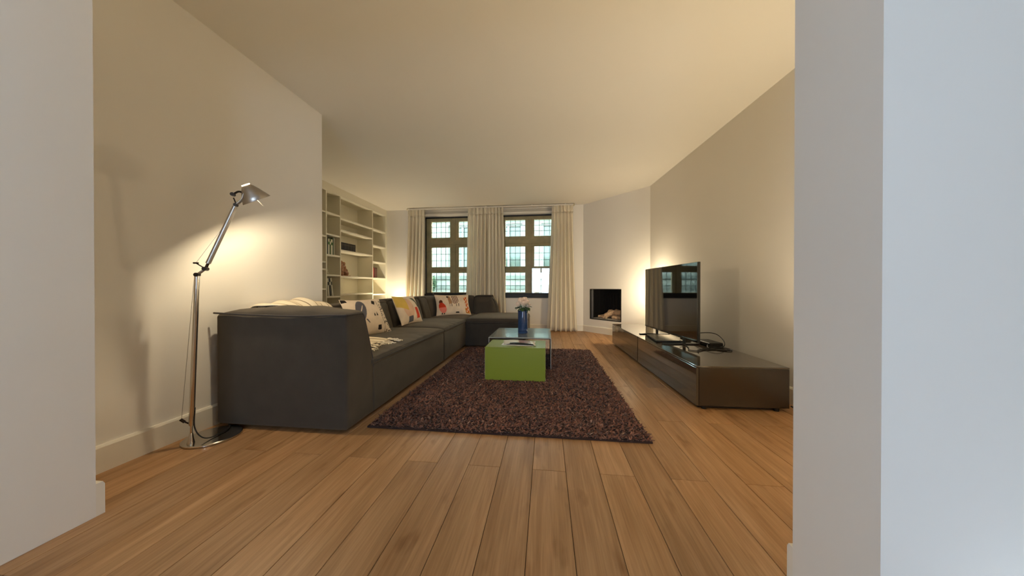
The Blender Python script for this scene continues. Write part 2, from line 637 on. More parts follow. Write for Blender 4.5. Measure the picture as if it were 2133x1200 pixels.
# ------------------------------------------------------------------ structure: floor with boards
floor = add('floor', *prism([(-4.3, Y0), (2.2, Y0), (2.2, 6.6), (-4.3, 6.6)], -0.08, -0.005), GAP)
tag(floor, 'oak plank floor of warm brown boards running towards the windows', 'floor', kind='structure')
PW, S0, LEN = 0.1707, 0.101, 1.38
for k in range(-25, 13):
    x0 = S0 + k * PW
    if x0 < -4.2 or x0 > 2.15: continue
    # alternate rows share their end joints
    off = 1.545 if (k % 2) == 1 else 1.545 - LEN * 0.52
    cuts = [Y0 + 0.002]
    y = off - 3 * LEN
    while y < 6.5:
        if y > Y0 + 0.15: cuts.append(y)
        y += LEN
    cuts.append(6.52)
    for a, b in zip(cuts[:-1], cuts[1:]):
        c = ((x0 + PW / 2), (a + b) / 2, 0)
        hx, hy = PW / 2 - 0.0011, (b - a) / 2 - 0.0009
        box('plank', (-hx, -hy, -0.012), (hx, hy, 0), OAK, None, c, True, 0.0012)
        o = col.objects[-1]
        o.parent = floor

near_floor = add('floor_hall', *prism([(-2.9, -3.3), (3.3, -3.3), (3.3, Y0 - 0.11), (-2.9, Y0 - 0.11)], -0.08, 0.0), OAK)
tag(near_floor, 'oak floor of the room behind the camera', 'floor', kind='structure')
thr = box('threshold_board', (XO0 - 0.3, Y0 - 0.11, -0.06), (XO1 + 0.3, Y0, 0.001), OAK, None, ((XO0 + XO1) / 2, Y0 - 0.055, 0))
tag(thr, 'oak threshold strip across the wide opening at the bottom left corner', 'threshold', kind='structure')

ceiling = add('ceiling', *prism([(-4.4, -3.3), (3.3, -3.3), (3.3, 6.75), (-4.4, 6.75)], H, H + 0.1), CEIL)
tag(ceiling, 'plain white ceiling', 'ceiling', kind='structure')


def wall(name, V, Fc, label):
    return tag(add(name, V, Fc, WALL), label, 'wall', kind='structure')


# left wall with the lamp, its return and the wall behind the bookcase
wall('wall_left', *prism([(XL - 0.12, Y1), (XL, Y1), (XL, 2.80), (XL - 0.12, 2.80)], 0, H), 'white side wall behind the floor lamp')
wall('wall_recess', *join([prism([(-4.2, 2.66), (XL - 0.12, 2.66), (XL - 0.12, 2.80), (-4.2, 2.80)], 0, H),
                           prism([(-4.3, 2.66), (-4.2, 2.66), (-4.2, 6.6), (-4.3, 6.6)], 0, H)]), 'white recess wall behind the bookcase')
# back wall with two window openings
w = []
xs = [-4.3, FRONT_WIN[0][0], FRONT_WIN[0][1], FRONT_WIN[1][0], FRONT_WIN[1][1], A[0] + 0.12]
zlo, zhi = FRONT_WIN[0][2] - 0.09, FRONT_WIN[0][3]
for i in range(5):
    if i in (1, 3):
        w.append(boxg((xs[i], Y_BACK, 0), (xs[i + 1], Y_BACK + 0.22, zlo)))
        w.append(boxg((xs[i], Y_BACK, zhi), (xs[i + 1], Y_BACK + 0.22, H)))
    else:
        w.append(boxg((xs[i], Y_BACK, 0), (xs[i + 1], Y_BACK + 0.22, H)))
wall('wall_back', *join(w), 'white end wall with the two cross windows')

# diagonal chimney wall with the firebox hole (s along the wall from A, n into the room)
ex, ey = B[0] - A[0], B[1] - A[1]
DL = math.hypot(ex, ey)
ex, ey = ex / DL, ey / DL
nx, ny = ey, -ex          # candidate normal
if nx * (0 - A[0]) + ny * (3 - A[1]) < 0: nx, ny = -nx, -ny


def dg(s, n, z): return (A[0] + ex * s + nx * n, A[1] + ey * s + ny * n, z)


def dbox(s0, s1, n0, n1, z0, z1):
    V = [dg(s, n, z) for z in (z0, z1) for s, n in ((s0, n0), (s1, n0), (s1, n1), (s0, n1))]
    Fc = [(0, 3, 2, 1), (4, 5, 6, 7), (0, 1, 5, 4), (1, 2, 6, 5), (2, 3, 7, 6), (3, 0, 4, 7)]
    # orientation of (s, n, z) basis
    if ex * ny - ey * nx < 0: Fc = [tuple(reversed(q)) for q in Fc]
    return V, Fc


FS0, FS1, FZ0, FZ1 = 0.178, 0.915, 0.275, 0.902
wall('wall_diagonal', *join([dbox(0, FS0, -0.12, 0, 0, H), dbox(FS1, DL, -0.12, 0, 0, H),
                             dbox(FS0, FS1, -0.12, 0, 0, FZ0), dbox(FS0, FS1, -0.12, 0, FZ1, H)]),
     'white diagonal wall around the small built-in fireplace')
rx, ry = R0[0] - B[0], R0[1] - B[1]
RL = math.hypot(rx, ry); rx, ry = rx / RL, ry / RL     # along right wall towards the camera
rnx, rny = ry, -rx                                      # into the room (-x)
if rnx > 0: rnx, rny = -rnx, -rny
wall('wall_right', *prism([(R0[0], R0[1]), (R0[0] + 0.12, R0[1]), (B[0] + 0.12, B[1] + 0.05), (B[0], B[1])], 0, H), 'white side wall behind the television')
# opening wall (piers both sides and the header above)
wall('wall_opening_left', *prism([(-2.9, Y0), (XO0, Y0), (XO0, Y1), (-2.9, Y1)], 0, H), 'pale grey-white pier framing the view on the left')
wall('wall_opening_right', *prism([(XO1, Y0), (3.3, Y0), (3.3, Y1), (XO1, Y1)], 0, H), 'pale pier and bluish wall framing the view on the right')
wall('wall_header', *boxg((XO0, Y0, 2.32), (XO1, Y1, H)), 'white header above the wide opening')
# the room behind the camera
hy0, hy1, hz0, hz1 = ADDED_WIN
wall('wall_hall_left', *join([boxg((-3.0, -3.3, 0), (-2.9, hy0, H)), boxg((-3.0, hy1, 0), (-2.9, Y1, H)), boxg((-3.0, hy0, 0), (-2.9, hy1, hz0)), boxg((-3.0, hy0, hz1), (-2.9, hy1, H))]), 'white left wall of the room behind the camera')
wall('wall_hall_right', *boxg((3.3, -3.3, 0), (3.4, Y1, H)), 'white right wall of the room behind the camera')
w = []
xs = [-2.9] + [v for q in REAR_WIN for v in q[:2]] + [3.3]
for i in range(len(xs) - 1):
    if i % 2:
        w.append(boxg((xs[i], Y_REAR - 0.2, 0), (xs[i + 1], Y_REAR, REAR_WIN[0][2])))
        w.append(boxg((xs[i], Y_REAR - 0.2, REAR_WIN[0][3]), (xs[i + 1], Y_REAR, H)))
    else:
        w.append(boxg((xs[i], Y_REAR - 0.2, 0), (xs[i + 1], Y_REAR, H)))
wall('wall_rear', *join(w), 'white window wall behind the camera')
for i, (a, b, c, d) in enumerate(REAR_WIN):
    t = 0.06
    o = boxes('window_%d' % (i + 3), [((a, Y_REAR - 0.12, c), (a + t, Y_REAR - 0.06, d)), ((b - t, Y_REAR - 0.12, c), (b, Y_REAR - 0.06, d)),
                              ((a + t, Y_REAR - 0.12, c), (b - t, Y_REAR - 0.06, c + t)), ((a + t, Y_REAR - 0.12, d - t), (b - t, Y_REAR - 0.06, d)),
                              (((a + b) / 2 - 0.03, Y_REAR - 0.12, c + t), ((a + b) / 2 + 0.03, Y_REAR - 0.06, d - t))], TRIM)
    tag(o, 'white framed window behind the camera', 'window', 'windows behind the camera', 'structure')
    box('pane', (a + t, Y_REAR - 0.092, c + t), (b - t, Y_REAR - 0.088, d - t), REARGLASS, o)


t = 0.06  # unseen side window, added for more daylight on the right pier
o = boxes('window_4', [((-2.98, hy0, hz0), (-2.93, hy0 + t, hz1)), ((-2.98, hy1 - t, hz0), (-2.93, hy1, hz1)), ((-2.98, hy0 + t, hz0), (-2.93, hy1 - t, hz0 + t)),
                       ((-2.98, hy0 + t, hz1 - t), (-2.93, hy1 - t, hz1)), ((-2.98, (hy0 + hy1) / 2 - 0.03, hz0 + t), (-2.93, (hy0 + hy1) / 2 + 0.03, hz1 - t))], TRIM)
tag(o, 'white framed side window added behind the camera to brighten the pier', 'window', kind='structure')
box('pane', (-2.957, hy0 + t, hz0 + t), (-2.953, hy1 - t, hz1 - t), REARGLASS, o)


# baseboards
def base_strip(name, p, q, n, h=0.135, t=0.02, label='white baseboard'):
    """p,q wall-foot points, n unit normal into the room; bevelled top edge"""
    p, q, n = np.array(p), np.array(q), np.array(n)
    prof = [(0, 0), (t, 0), (t, h - 0.012), (t - 0.006, h), (0, h)]
    V = [(*(w_ + n * a), z) for w_ in (p, q) for a, z in prof]
    k = len(prof)
    Fc = [tuple(range(k)), tuple(range(2 * k - 1, k - 1, -1))] + [(i, i + k, (i + 1) % k + k, (i + 1) % k) for i in range(k)]
    o = add(name, V, Fc, TRIM)
    fix_normals(o)
    return tag(o, label, 'baseboard', kind='structure')


base_strip('baseboard_left', (XL, Y1), (XL, 2.80), (1, 0), 0.14, 0.018, 'white baseboard along the lamp wall')
base_strip('baseboard_back', (XB, Y_BACK), A, (0, -1), 0.13, 0.018, 'white baseboard under the windows')
base_strip('baseboard_diagonal', A, B, (nx, ny), 0.13, 0.018, 'white baseboard under the fireplace')
base_strip('baseboard_right', B, R0, (rnx, rny), 0.135, 0.018, 'white baseboard behind the television cabinet')
base_strip('baseboard_pier_left', (XL, Y1), (XO0, Y1), (0, 1), 0.135, 0.026, 'white baseboard end sticking out behind the left pier')
base_strip('baseboard_pier_right', (XO1, Y1), R0, (0, 1), 0.135, 0.022, 'white baseboard end sticking out behind the right pier')


# ------------------------------------------------------------------ front windows
def front_window(idx, x0, x1, label):
    z0, z1 = 0.79, 2.525
    cx = (x0 + x1) / 2
    ya, yb = Y_BACK + 0.075, Y_BACK + 0.145
    root = empty('window_%d' % idx, (cx, Y_BACK + 0.1, z0), label=label, cat='window', kind='structure')
    lw, hm = 0.442, 0.10           # light width, half mullion
    rows = [(0.822, 1.258), (1.396, 1.842), (2.066, 2.432)]
    cols = [(cx - hm - lw, cx - hm), (cx + hm, cx + hm + lw)]
    boxes('frame', [((x0, ya, z0), (cols[0][0], yb, z1)), ((cols[1][1], ya, z0), (x1, yb, z1)),
                    ((cols[0][0], ya, z0), (cols[1][1], yb, rows[0][0])), ((cols[0][0], ya, rows[2][1]), (cols[1][1], yb, z1))], WINWOOD, root)
    box('mullion', (cx - 0.035, ya - 0.018, z0), (cx + 0.035, yb, z1), WINWOOD, root, ch=0.006)
    box('transom', (cols[0][0], ya - 0.022, 1.90), (cols[1][1], yb - 0.01, 2.01), WINWOOD, root, ch=0.006)
    for i, (ca, cb) in enumerate(cols):
        ia, ib = (ca, cx - 0.035) if i == 0 else (cx + 0.035, cb)
        box('rail', (ia, ya, 1.258), (ib, yb - 0.005, 1.3255), WINWOOD, root, ch=0.004)
        box('rail', (ia, ya, 1.3265), (ib, yb - 0.005, 1.396), WINWOOD, root, ch=0.004)
        box('rail', (ia, ya, 1.842), (ib, yb - 0.005, 1.90), WINWOOD, root, ch=0.004)
        box('rail', (ia, ya, 2.01), (ib, yb - 0.005, 2.066), WINWOOD, root, ch=0.004)
        sa, sb = (cb, cx - 0.036) if i == 0 else (cx + 0.036, ca)
        for (ra, rb) in rows:
            box('stile', (sa, ya + 0.004, ra), (sb, yb - 0.005, rb), WINWOOD, root, ch=0.003)
    yg = (ya + yb) / 2 + 0.01
    shared = {}
    for (ca, cb) in cols:
        for (ra, rb) in rows:
            pw, ph = (cb - ca) / 4, (rb - ra) / 3
            k = round(ph, 4)
            lead = []
            for i in range(1, 4):
                lead.append(((ca + i * pw - 0.0042, yg - 0.006, ra), (ca + i * pw + 0.0042, yg + 0.006, rb)))
            for j in range(1, 3):
                lead.append(((ca, yg - 0.0055, ra + j * ph - 0.0042), (cb, yg + 0.0055, ra + j * ph + 0.0042)))
            boxes('lead_came', lead, LEAD, root)
            for i in range(4):
                for j in range(3):
                    if k not in shared:
                        V, Fc = boxg((-pw / 2 + 0.001, -0.0012, -ph / 2 + 0.001), (pw / 2 - 0.001, 0.0012, ph / 2 - 0.001))
                        o = add('pane', V, Fc, PANE, root, local=True)
                        shared[k] = o.data
                    else:
                        o = bpy.data.objects.new('pane', shared[k])
                        col.objects.link(o)
                        o.parent = root
                    o.location = (ca + (i + .5) * pw - cx, yg - (Y_BACK + 0.1), ra + (j + .5) * ph - z0)
                    o.rotation_euler = (random.uniform(-.006, .006), 0, random.uniform(-.006, .006))
    # inner secondary glazing in a thin dark frame, dark sill
    yi = Y_BACK + 0.03
    t = 0.018
    fr = boxes('inner_frame', [((x0, yi - 0.012, z0), (x0 + t, yi + 0.012, z1)), ((x1 - t, yi - 0.012, z0), (x1, yi + 0.012, z1)),
                               ((x0 + t, yi - 0.012, z0), (x1 - t, yi + 0.012, z0 + t)), ((x0 + t, yi - 0.012, z1 - 0.03), (x1 - t, yi + 0.012, z1))], DARKFRAME, root)
    tag(fr, 'thin black frame of the inner glazing')
    box('inner_pane', (x0 + t, yi - 0.002, z0 + t), (x1 - t, yi + 0.002, z1 - 0.03), SHEET, root)
    box('sill', (x0, Y_BACK - 0.03, z0 - 0.085), (x1, Y_BACK + 0.2, z0), DARKFRAME, root, ch=0.006)


front_window(1, FRONT_WIN[0][0], FRONT_WIN[0][1], 'oak cross window with leaded panes behind the sofa')
front_window(2, FRONT_WIN[1][0], FRONT_WIN[1][1], 'oak cross window with leaded panes behind the rose vase')

# raised blinds over the windows
for (x0, x1, lab) in ((FRONT_WIN[0][0] - 0.02, FRONT_WIN[0][1] + 0.02, 'raised white blind above the window behind the sofa'),
                      (FRONT_WIN[1][0] - 0.02, FRONT_WIN[1][1] + 0.02, 'raised white blind above the window behind the vase')):
    r = empty('window_blind', ((x0 + x1) / 2, Y_BACK - 0.03, 2.53), label=lab, cat='blind', group='raised window blinds')
    box('bottom_rail', (x0, Y_BACK - 0.05, 2.53), (x1, Y_BACK - 0.005, 2.585), TRIM, r, ch=0.005)
    for k in range(3):
        box('slat', (x0 + 0.004, Y_BACK - 0.048 + 0.003 * k, 2.592 + k * 0.013), (x1 - 0.004, Y_BACK - 0.006, 2.600 + k * 0.013), TRIM, r)
    box('head_rail', (x0, Y_BACK - 0.05, 2.632), (x1, Y_BACK - 0.003, 2.672), TRIM, r, ch=0.004)

# ------------------------------------------------------------------ curtains
YC = 6.36
tr = empty('curtain_track', (-1.25, YC, 2.66), label='long cream curtain track mounted under the ceiling', cat='curtain track')
box('rail', (-3.08, YC - 0.018, 2.655), (0.58, YC + 0.018, 2.685), TRIM, tr, ch=0.004)
for x in (-3.08, 0.58):
    V, Fc = lathe([(0.0, -0.012), (0.02, -0.012), (0.026, 0), (0.02, 0.012), (0.0, 0.012)], 14, (x, YC - 0.005, 2.668), False, False, (1, 0, 0))
    add('end_cap', V, Fc, mat('cream_plastic', (196, 182, 150), 0.5), tr, smooth=True)
for x in (-2.4, -1.3, -0.3, 0.4):
    box('bracket', (x - 0.015, YC - 0.012, 2.685), (x + 0.015, YC + 0.012, H), TRIM, tr)


def curtain(xt0, xt1, xb0, xb1, folds, seed, label, zb=0.012, amp=0.04):
    rng = np.random.default_rng(seed)
    zt = 2.655
    ph = rng.uniform(0, 6.28, 6)
    warp = lambda u: u + 0.035 * math.sin(6.28 * u * 1.3 + ph[0]) * (u * (1 - u) * 4) + 0.018 * math.sin(6.28 * u * 3.1 + ph[1]) * u * (1 - u) * 4
    root = empty('curtain', ((xb0 + xb1) / 2, YC, 0), label=label, cat='curtain', group='cream linen curtains')
    z_head = zt - 0.13

    def fn(u, v, head=False):
        # v = 0 at the top
        z = zt - (zt - zb) * v
        w = warp(u)
        f = v ** 1.5
        x = (xt0 + (xt1 - xt0) * w) * (1 - f) + (xb0 + (xb1 - xb0) * w) * f
        a = amp * (0.45 + 0.55 * min(1, v * 5)) * (0.8 + 0.3 * math.sin(3 * u + ph[2]))
        wave = math.sin(6.283 * folds * w + 0.5 * math.sin(2.2 * v + ph[3]) + ph[4] * 0.2)
        wave += 0.3 * math.sin(6.283 * folds * 2.1 * w + ph[5] + v)
        y = YC + a * wave + 0.02 * v * math.sin(4 * u + ph[1])
        x += 0.012 * math.cos(6.283 * folds * w + ph[4]) * min(1, v * 4)
        if v > 0.93:
            z += 0.012 * math.sin(6.283 * folds * w) * (v - 0.93) / 0.07
        return (x, y, max(z, 0.004))

    vh = 0.13 / (zt - zb)
    V, Fc = sheet(lambda u, v: fn(u, vh + v * (1 - vh)), 140, 36)
    o = add('drape', V, Fc, LINEN, root, smooth=True)
    s = o.modifiers.new('thickness', 'SOLIDIFY'); s.thickness = 0.003

    def hd(u, v):
        x, y, z = fn(u, v * vh)
        y += 0.012 * math.sin(6.283 * folds * 2.5 * u + ph[0]) * math.sin(math.pi * min(1, v * 1.0) + 0.3)
        return (x, y - 0.004, z)
    V, Fc = sheet(hd, 160, 8)
    o = add('pleated_heading', V, Fc, LINEN, root, smooth=True)
    s = o.modifiers.new('thickness', 'SOLIDIFY'); s.thickness = 0.004
    return root


curtain(-3.07, -2.69, -3.21, -2.70, 5, 1, 'cream curtain left of the window behind the sofa, nearest the bookcase')
curtain(-1.70, -1.28, -1.76, -1.30, 5, 2, 'cream curtain between the windows, the panel on the sofa side')
curtain(-1.28, -0.92, -1.30, -0.86, 5, 3, 'cream curtain between the windows, the panel on the vase side')
curtain(0.12, 0.56, 0.02, 0.66, 6, 4, 'cream floor-length curtain next to the fireplace wall', amp=0.036)

# ------------------------------------------------------------------ bookcase
FK = 0.9733


def bz(z): return 0.95 + (z - 0.95) * FK


bc = empty('bookcase', (XB - 0.17, 5.3, 0), label='tall built-in white bookcase with open shelves in the recess', cat='bookcase')
XBK = XB - 0.34
YD = [3.75, 4.597, 4.942, 5.936, 6.44]          # divider centres
T = 0.012
box('back_panel', (XBK - 0.02, 3.75, 0), (XBK, 6.5, 2.64), SHELF, bc)
for y in YD[:-1]:
    box('divider', (XBK, y - T, 0.08), (XB, y + T, 2.56), SHELF, bc, ch=0.002)
box('end_panel', (XBK, 6.44, 0), (XB, 6.5, 2.56), SHELF, bc, ch=0.002)
box('header', (XBK, 3.74, 2.56), (XB, 6.5, 2.70), SHELF, bc, ch=0.002)
box('plinth', (XBK, 3.74, 0.0), (XB - 0.03, 6.40, 0.08), SHELF, bc)
SH = {0: [2.248, 1.829, 1.385, 1.26, 0.922, 0.55], 1: [2.251, 1.876, 1.514, 1.162, 0.781, 0.42],
      2: [2.223, 2.004, 1.635, 1.149, 0.815, 0.45], 3: [2.226, 1.866, 1.508, 1.146, 0.788, 0.43]}
for c in range(4):
    ya, yb = YD[c] + T, (YD[c + 1] - T if c < 3 else 6.44)
    for z in SH[c] + [0.1]:
        zt = bz(z) if z > 0.2 else 0.1
        box('shelf', (XBK, ya, zt - 0.028), (XB - 0.003, yb, zt), SHELF, bc, ch=0.002)

BOOKMATS = {}


def book(y, z, th, hgt, dep, colr, label, group, lean=0.0, band=None, xface=None):
    """upright book, spine towards the room (+x)"""
    key = colr
    if key not in BOOKMATS: BOOKMATS[key] = mat('book_cloth', colr, 0.6)
    m = BOOKMATS[key]
    xf = xface if xface is not None else XB - 0.05
    root = empty('book', (xf - dep / 2, y, z), label=label, cat='book', group=group)
    root.rotation_euler = (lean, 0, 0)
    b = 0.003
    V, Fc = join([boxg((-dep / 2, -th / 2, 0), (dep / 2, -th / 2 + b, hgt)), boxg((-dep / 2, th / 2 - b, 0), (dep / 2, th / 2, hgt)),
                  boxg((dep / 2 - b, -th / 2 + b, 0), (dep / 2 + 0.002, th / 2 - b, hgt))])
    add('cover', V, Fc, m, root, local=True)
    box('pages', (-dep / 2 + 0.004, -th / 2 + b, 0.004), (dep / 2 - b, th / 2 - b, hgt - 0.004), PAPER, root, local=True)
    if band:
        if band not in BOOKMATS: BOOKMATS[band] = mat('spine_band', band, 0.6)
        box('spine_label', (dep / 2 + 0.002, -th / 2 + 0.001, hgt * 0.62), (dep / 2 + 0.003, th / 2 - 0.001, hgt * 0.8), BOOKMATS[band], root, local=True)
    return root


# tall pale and green books, second column
z = bz(1.514); y = 4.612
for i, (th, hh, c, d, lb) in enumerate([(0.030, 0.27, (32, 36, 30), None, 'dark book at the left end of the row of tall green and white books'),
                                        (0.034, 0.265, (206, 204, 190), (60, 110, 50), 'white book with a green spine label beside the dark end book'),
                                        (0.030, 0.275, (70, 92, 58), (210, 206, 190), 'green book with a pale label in the row of tall books'),
                                        (0.036, 0.26, (220, 216, 200), (52, 96, 48), 'thick white book in the middle of the tall row'),
                                        (0.028, 0.30, (86, 96, 78), None, 'tallest grey-green book in the tall row'),
                                        (0.024, 0.29, (176, 172, 150), None, 'slim beige book at the right end of the tall row')]):
    y += th / 2; book(y, z, th, hh, 0.2, c, lb, 'tall books in the second bookcase column', band=d, xface=XB - 0.008); y += th / 2 + 0.002
# leaning books lower down
z = bz(0.781)
for i, (y, th, hh, ln, c, d, lb) in enumerate([(4.662, 0.030, 0.30, 0.09, (205, 202, 188), (40, 40, 38), 'white book leaning leftmost on the lower shelf'),
                                               (4.708, 0.032, 0.30, 0.11, (44, 46, 42), (200, 198, 184), 'dark book leaning between two white ones'),
                                               (4.754, 0.028, 0.31, 0.15, (212, 210, 196), (50, 60, 48), 'white book leaning rightmost on the lower shelf')]):
    book(y, z + 0.004, th, hh, 0.2, c, lb, 'leaning books on the lower shelf', lean=ln, band=d, xface=XB - 0.008)
# black bound volumes
z = bz(1.635); y = 4.958
for i in range(5):
    book(y + 0.043, z, 0.082, 0.135, 0.22, (26, 22, 20), ['first black-bound volume, against the divider on the wide shelf', 'second black-bound volume from the divider on the wide shelf', 'middle black-bound volume of the five on the wide shelf', 'fourth black-bound volume from the divider on the wide shelf', 'last black-bound volume, at the free end of the row of five'][i], 'black volumes on the wide shelf', band=(62, 54, 46), xface=XB - 0.012); y += 0.0845
# small red and dark books, right column
z = bz(1.146); y = 5.955
for i, (th, hh, c, lb) in enumerate([(0.035, 0.20, (92, 34, 30), 'dark red small book at the left end of the right column'),
                                     (0.03, 0.215, (146, 50, 42), 'bright red small book second in the right column'),
                                     (0.034, 0.22, (40, 34, 32), 'black small book in the middle of the right column row'),
                                     (0.028, 0.21, (120, 78, 58), 'brown small book beside the black one'),
                                     (0.036, 0.222, (52, 30, 30), 'maroon small book at the right end of the right column row')]):
    y += th / 2; book(y, z, th, hh, 0.15, c, lb, 'small books in the right column', xface=XB - 0.02); y += th / 2 + 0.003


def blob(name, spheres, m, parent=None, loc=None, voxel=0.012):
    import bmesh
    bm = bmesh.new()
    for (c, r, s) in spheres:
        bmesh.ops.create_icosphere(bm, subdivisions=3, radius=1.0, matrix=Matrix.Translation(c) @ Matrix.Diagonal((r * s[0], r * s[1], r * s[2], 1)))
    me = bpy.data.meshes.new(name)
    bm.to_mesh(me); bm.free()
    me.materials.append(m)
    o = bpy.data.objects.new(name, me)
    col.objects.link(o)
    if parent is not None: o.parent = parent
    elif loc is not None: o.location = loc
    md = o.modifiers.new('remesh', 'REMESH'); md.mode = 'VOXEL'; md.voxel_size = voxel; md.use_smooth_shade = True
    WM[o] = Matrix.Translation(loc) if loc is not None else Matrix.Identity(4)
    return o


sculpt = empty('sculpture', (XB - 0.075, 5.085, bz(1.149)), label='rough reddish-brown carved figure on the wide shelf', cat='sculpture')
blob('figure', [((0, -0.055, 0.05), 0.07, (.9, .8, .8)), ((0, -0.06, 0.14), 0.065, (.9, .75, 1)), ((0, -0.05, 0.235), 0.05, (1, .8, 1)),
                ((0.01, 0.0, 0.2), 0.042, (1, 1, .8)), ((0.0, 0.045, 0.23), 0.028, (1, 1, 1.2)), ((0, 0.04, 0.16), 0.045, (1, .8, 1)),
                ((0.01, 0.055, 0.10), 0.055, (1, .9, .8)), ((0.01, 0.09, 0.05), 0.05, (1, .9, 1)), ((0.02, 0.02, 0.12), 0.04, (1, 1, 1))], SCULPT, sculpt)
box('plinth', (-0.07, -0.125, 0), (0.07, 0.14, 0.012), SCULPT, sculpt, local=True, ch=0.003)
fig = empty('figurine', (XB - 0.04, 4.65, bz(1.162)), label='tiny pale figurine on the shelf under the tall books', cat='figurine')
blob('body', [((0, 0, 0.025), 0.028, (1, 1, .9)), ((0, 0, 0.062), 0.02, (1, 1, 1)), ((0.012, 0.014, 0.08), 0.009, (1, 1, 1)), ((0.012, -0.014, 0.08), 0.009, (1, 1, 1))],
     mat('pale_ceramic', (186, 184, 160), 0.4), fig, voxel=0.005)

# ------------------------------------------------------------------ fireplace
fp = empty('fireplace', dg((FS0 + FS1) / 2, -0.1, 0), label='small black built-in gas fireplace with ceramic logs in the diagonal wall', cat='fireplace')
D = -0.34
boxf = [dbox(FS0, FS1, D - 0.01, D, FZ0, FZ1), dbox(FS0 - 0.01, FS0, D, -0.004, FZ0, FZ1), dbox(FS1, FS1 + 0.01, D, -0.004, FZ0, FZ1),
        dbox(FS0, FS1, D, -0.004, FZ1, FZ1 + 0.01), dbox(FS0, FS1, D, -0.004, FZ0 - 0.01, FZ0)]
add('firebox', *join(boxf), FIREBLK, fp)
t = 0.014
add('trim_frame', *join([dbox(FS0, FS0 + t, -0.03, 0.003, FZ0, FZ1), dbox(FS1 - t, FS1, -0.03, 0.003, FZ0, FZ1),
                         dbox(FS0 + t, FS1 - t, -0.03, 0.003, FZ0, FZ0 + t), dbox(FS0 + t, FS1 - t, -0.03, 0.003, FZ1 - t, FZ1)]), FIREBLK, fp)
add('glass_pane', *dbox(FS0 + t, FS1 - t, -0.026, -0.022, FZ0 + t, FZ1 - t), glass_mat('fire_glass', (0.95, 0.95, 0.95, 1), 1.05), fp)
add('burner_tray', *dbox(FS0 + 0.05, FS1 - 0.03, -0.30, -0.05, FZ0 + 0.001, FZ0 + 0.03), ASH, fp)
for i in range(9):
    s = FS0 + 0.09 + i * 0.065
    add('back_rib', *dbox(s, s + 0.02, D, D + 0.012, FZ0 + 0.01, FZ1 - 0.1), FIREBLK, fp)


def log(p, q, r, seed):
    rng = np.random.default_rng(seed)
    P = [np.array(p) * (1 - t_) + np.array(q) * t_ + np.array((0, 0, rng.uniform(-.006, .006))) for t_ in np.linspace(0, 1, 7)]
    V, Fc = tube([tuple(x) for x in P], r, 12, radii=[r * rng.uniform(.86, 1.08) for _ in P], cap=False)
    V = [tuple(np.array(v) + rng.uniform(-r * .09, r * .09, 3)) for v in V]
    o = add('log', V, Fc, LOG, fp, smooth=True)
    n = 12
    add('log_end', V[:n], [tuple(range(n - 1, -1, -1))], LOGEND, o)
    add('log_end', V[-n:], [tuple(range(n))], LOGEND, o)


log(dg(0.50, -0.22, FZ0 + 0.13), dg(0.84, -0.20, FZ0 + 0.15), 0.075, 1)
log(dg(0.30, -0.12, FZ0 + 0.055), dg(0.56, -0.24, FZ0 + 0.08), 0.032, 2)
log(dg(0.48, -0.08, FZ0 + 0.075), dg(0.62, -0.2, FZ0 + 0.17), 0.05, 3)
log(dg(0.66, -0.09, FZ0 + 0.06), dg(0.90, -0.10, FZ0 + 0.065), 0.034, 4)
log(dg(0.42, -0.07, FZ0 + 0.05), dg(0.54, -0.06, FZ0 + 0.05), 0.026, 5)

# ------------------------------------------------------------------ rug
rx0, rx1, ry0, ry1 = -1.195, 0.64, 1.875, 4.50
rug = box('rug', (rx0, ry0, 0.001), (rx1, ry1, 0.012), RUGBACK, None, ((rx0 + rx1) / 2, (ry0 + ry1) / 2, 0))
tag(rug, 'dark brown shaggy rug in front of the charcoal sofa', 'rug')
NT = 52000
px = RNG.uniform(rx0 + 0.004, rx1 - 0.004, NT); py = RNG.uniform(ry0 + 0.004, ry1 - 0.004, NT)
an = RNG.uniform(0, 2 * np.pi, NT); ln = RNG.uniform(0.014, 0.032, NT); wd = RNG.uniform(0.0035, 0.0075, NT)
tl = RNG.uniform(0.35, 1.2, NT); hz = RNG.uniform(0.006, 0.012, NT)
dx, dy = np.cos(an), np.sin(an)
sx_, sy_ = -dy, dx
rows = []
for t_, wf in ((0, 0.8), (0.55, 1.0), (1.0, 0.35)):
    rr = ln * t_
    cxp = px + dx * rr * np.cos(tl * (1 - 0.45 * t_)); cyp = py + dy * rr * np.cos(tl * (1 - 0.45 * t_))
    czp = hz + rr * np.sin(tl * (1 - 0.35 * t_)) * 0.95
    for sgn in (-1, 1):
        rows.append(np.stack([cxp + sgn * sx_ * wd * wf, cyp + sgn * sy_ * wd * wf, czp + sgn * 0.0012], 1))
V = np.stack(rows, 1).reshape(-1, 3)
b = np.arange(NT)[:, None] * 6
Fq = np.concatenate([b + np.array([0, 1, 3, 2]), b + np.array([2, 3, 5, 4])], 0)
me = bpy.data.meshes.new('pile')
V = V - np.array([(rx0 + rx1) / 2, (ry0 + ry1) / 2, 0])
me.vertices.add(len(V)); me.vertices.foreach_set('co', V.ravel())
me.loops.add(Fq.size); me.loops.foreach_set('vertex_index', Fq.ravel().astype(np.int32))
me.polygons.add(len(Fq)); me.polygons.foreach_set('loop_start', np.arange(0, Fq.size, 4, dtype=np.int32))
me.polygons.foreach_set('loop_total', np.full(len(Fq), 4, np.int32))
me.update(calc_edges=True); me.validate()
me.materials.append(PILE)
pile = bpy.data.objects.new('pile', me)
col.objects.link(pile)
pile.parent = rug
pile['kind'] = 'stuff'

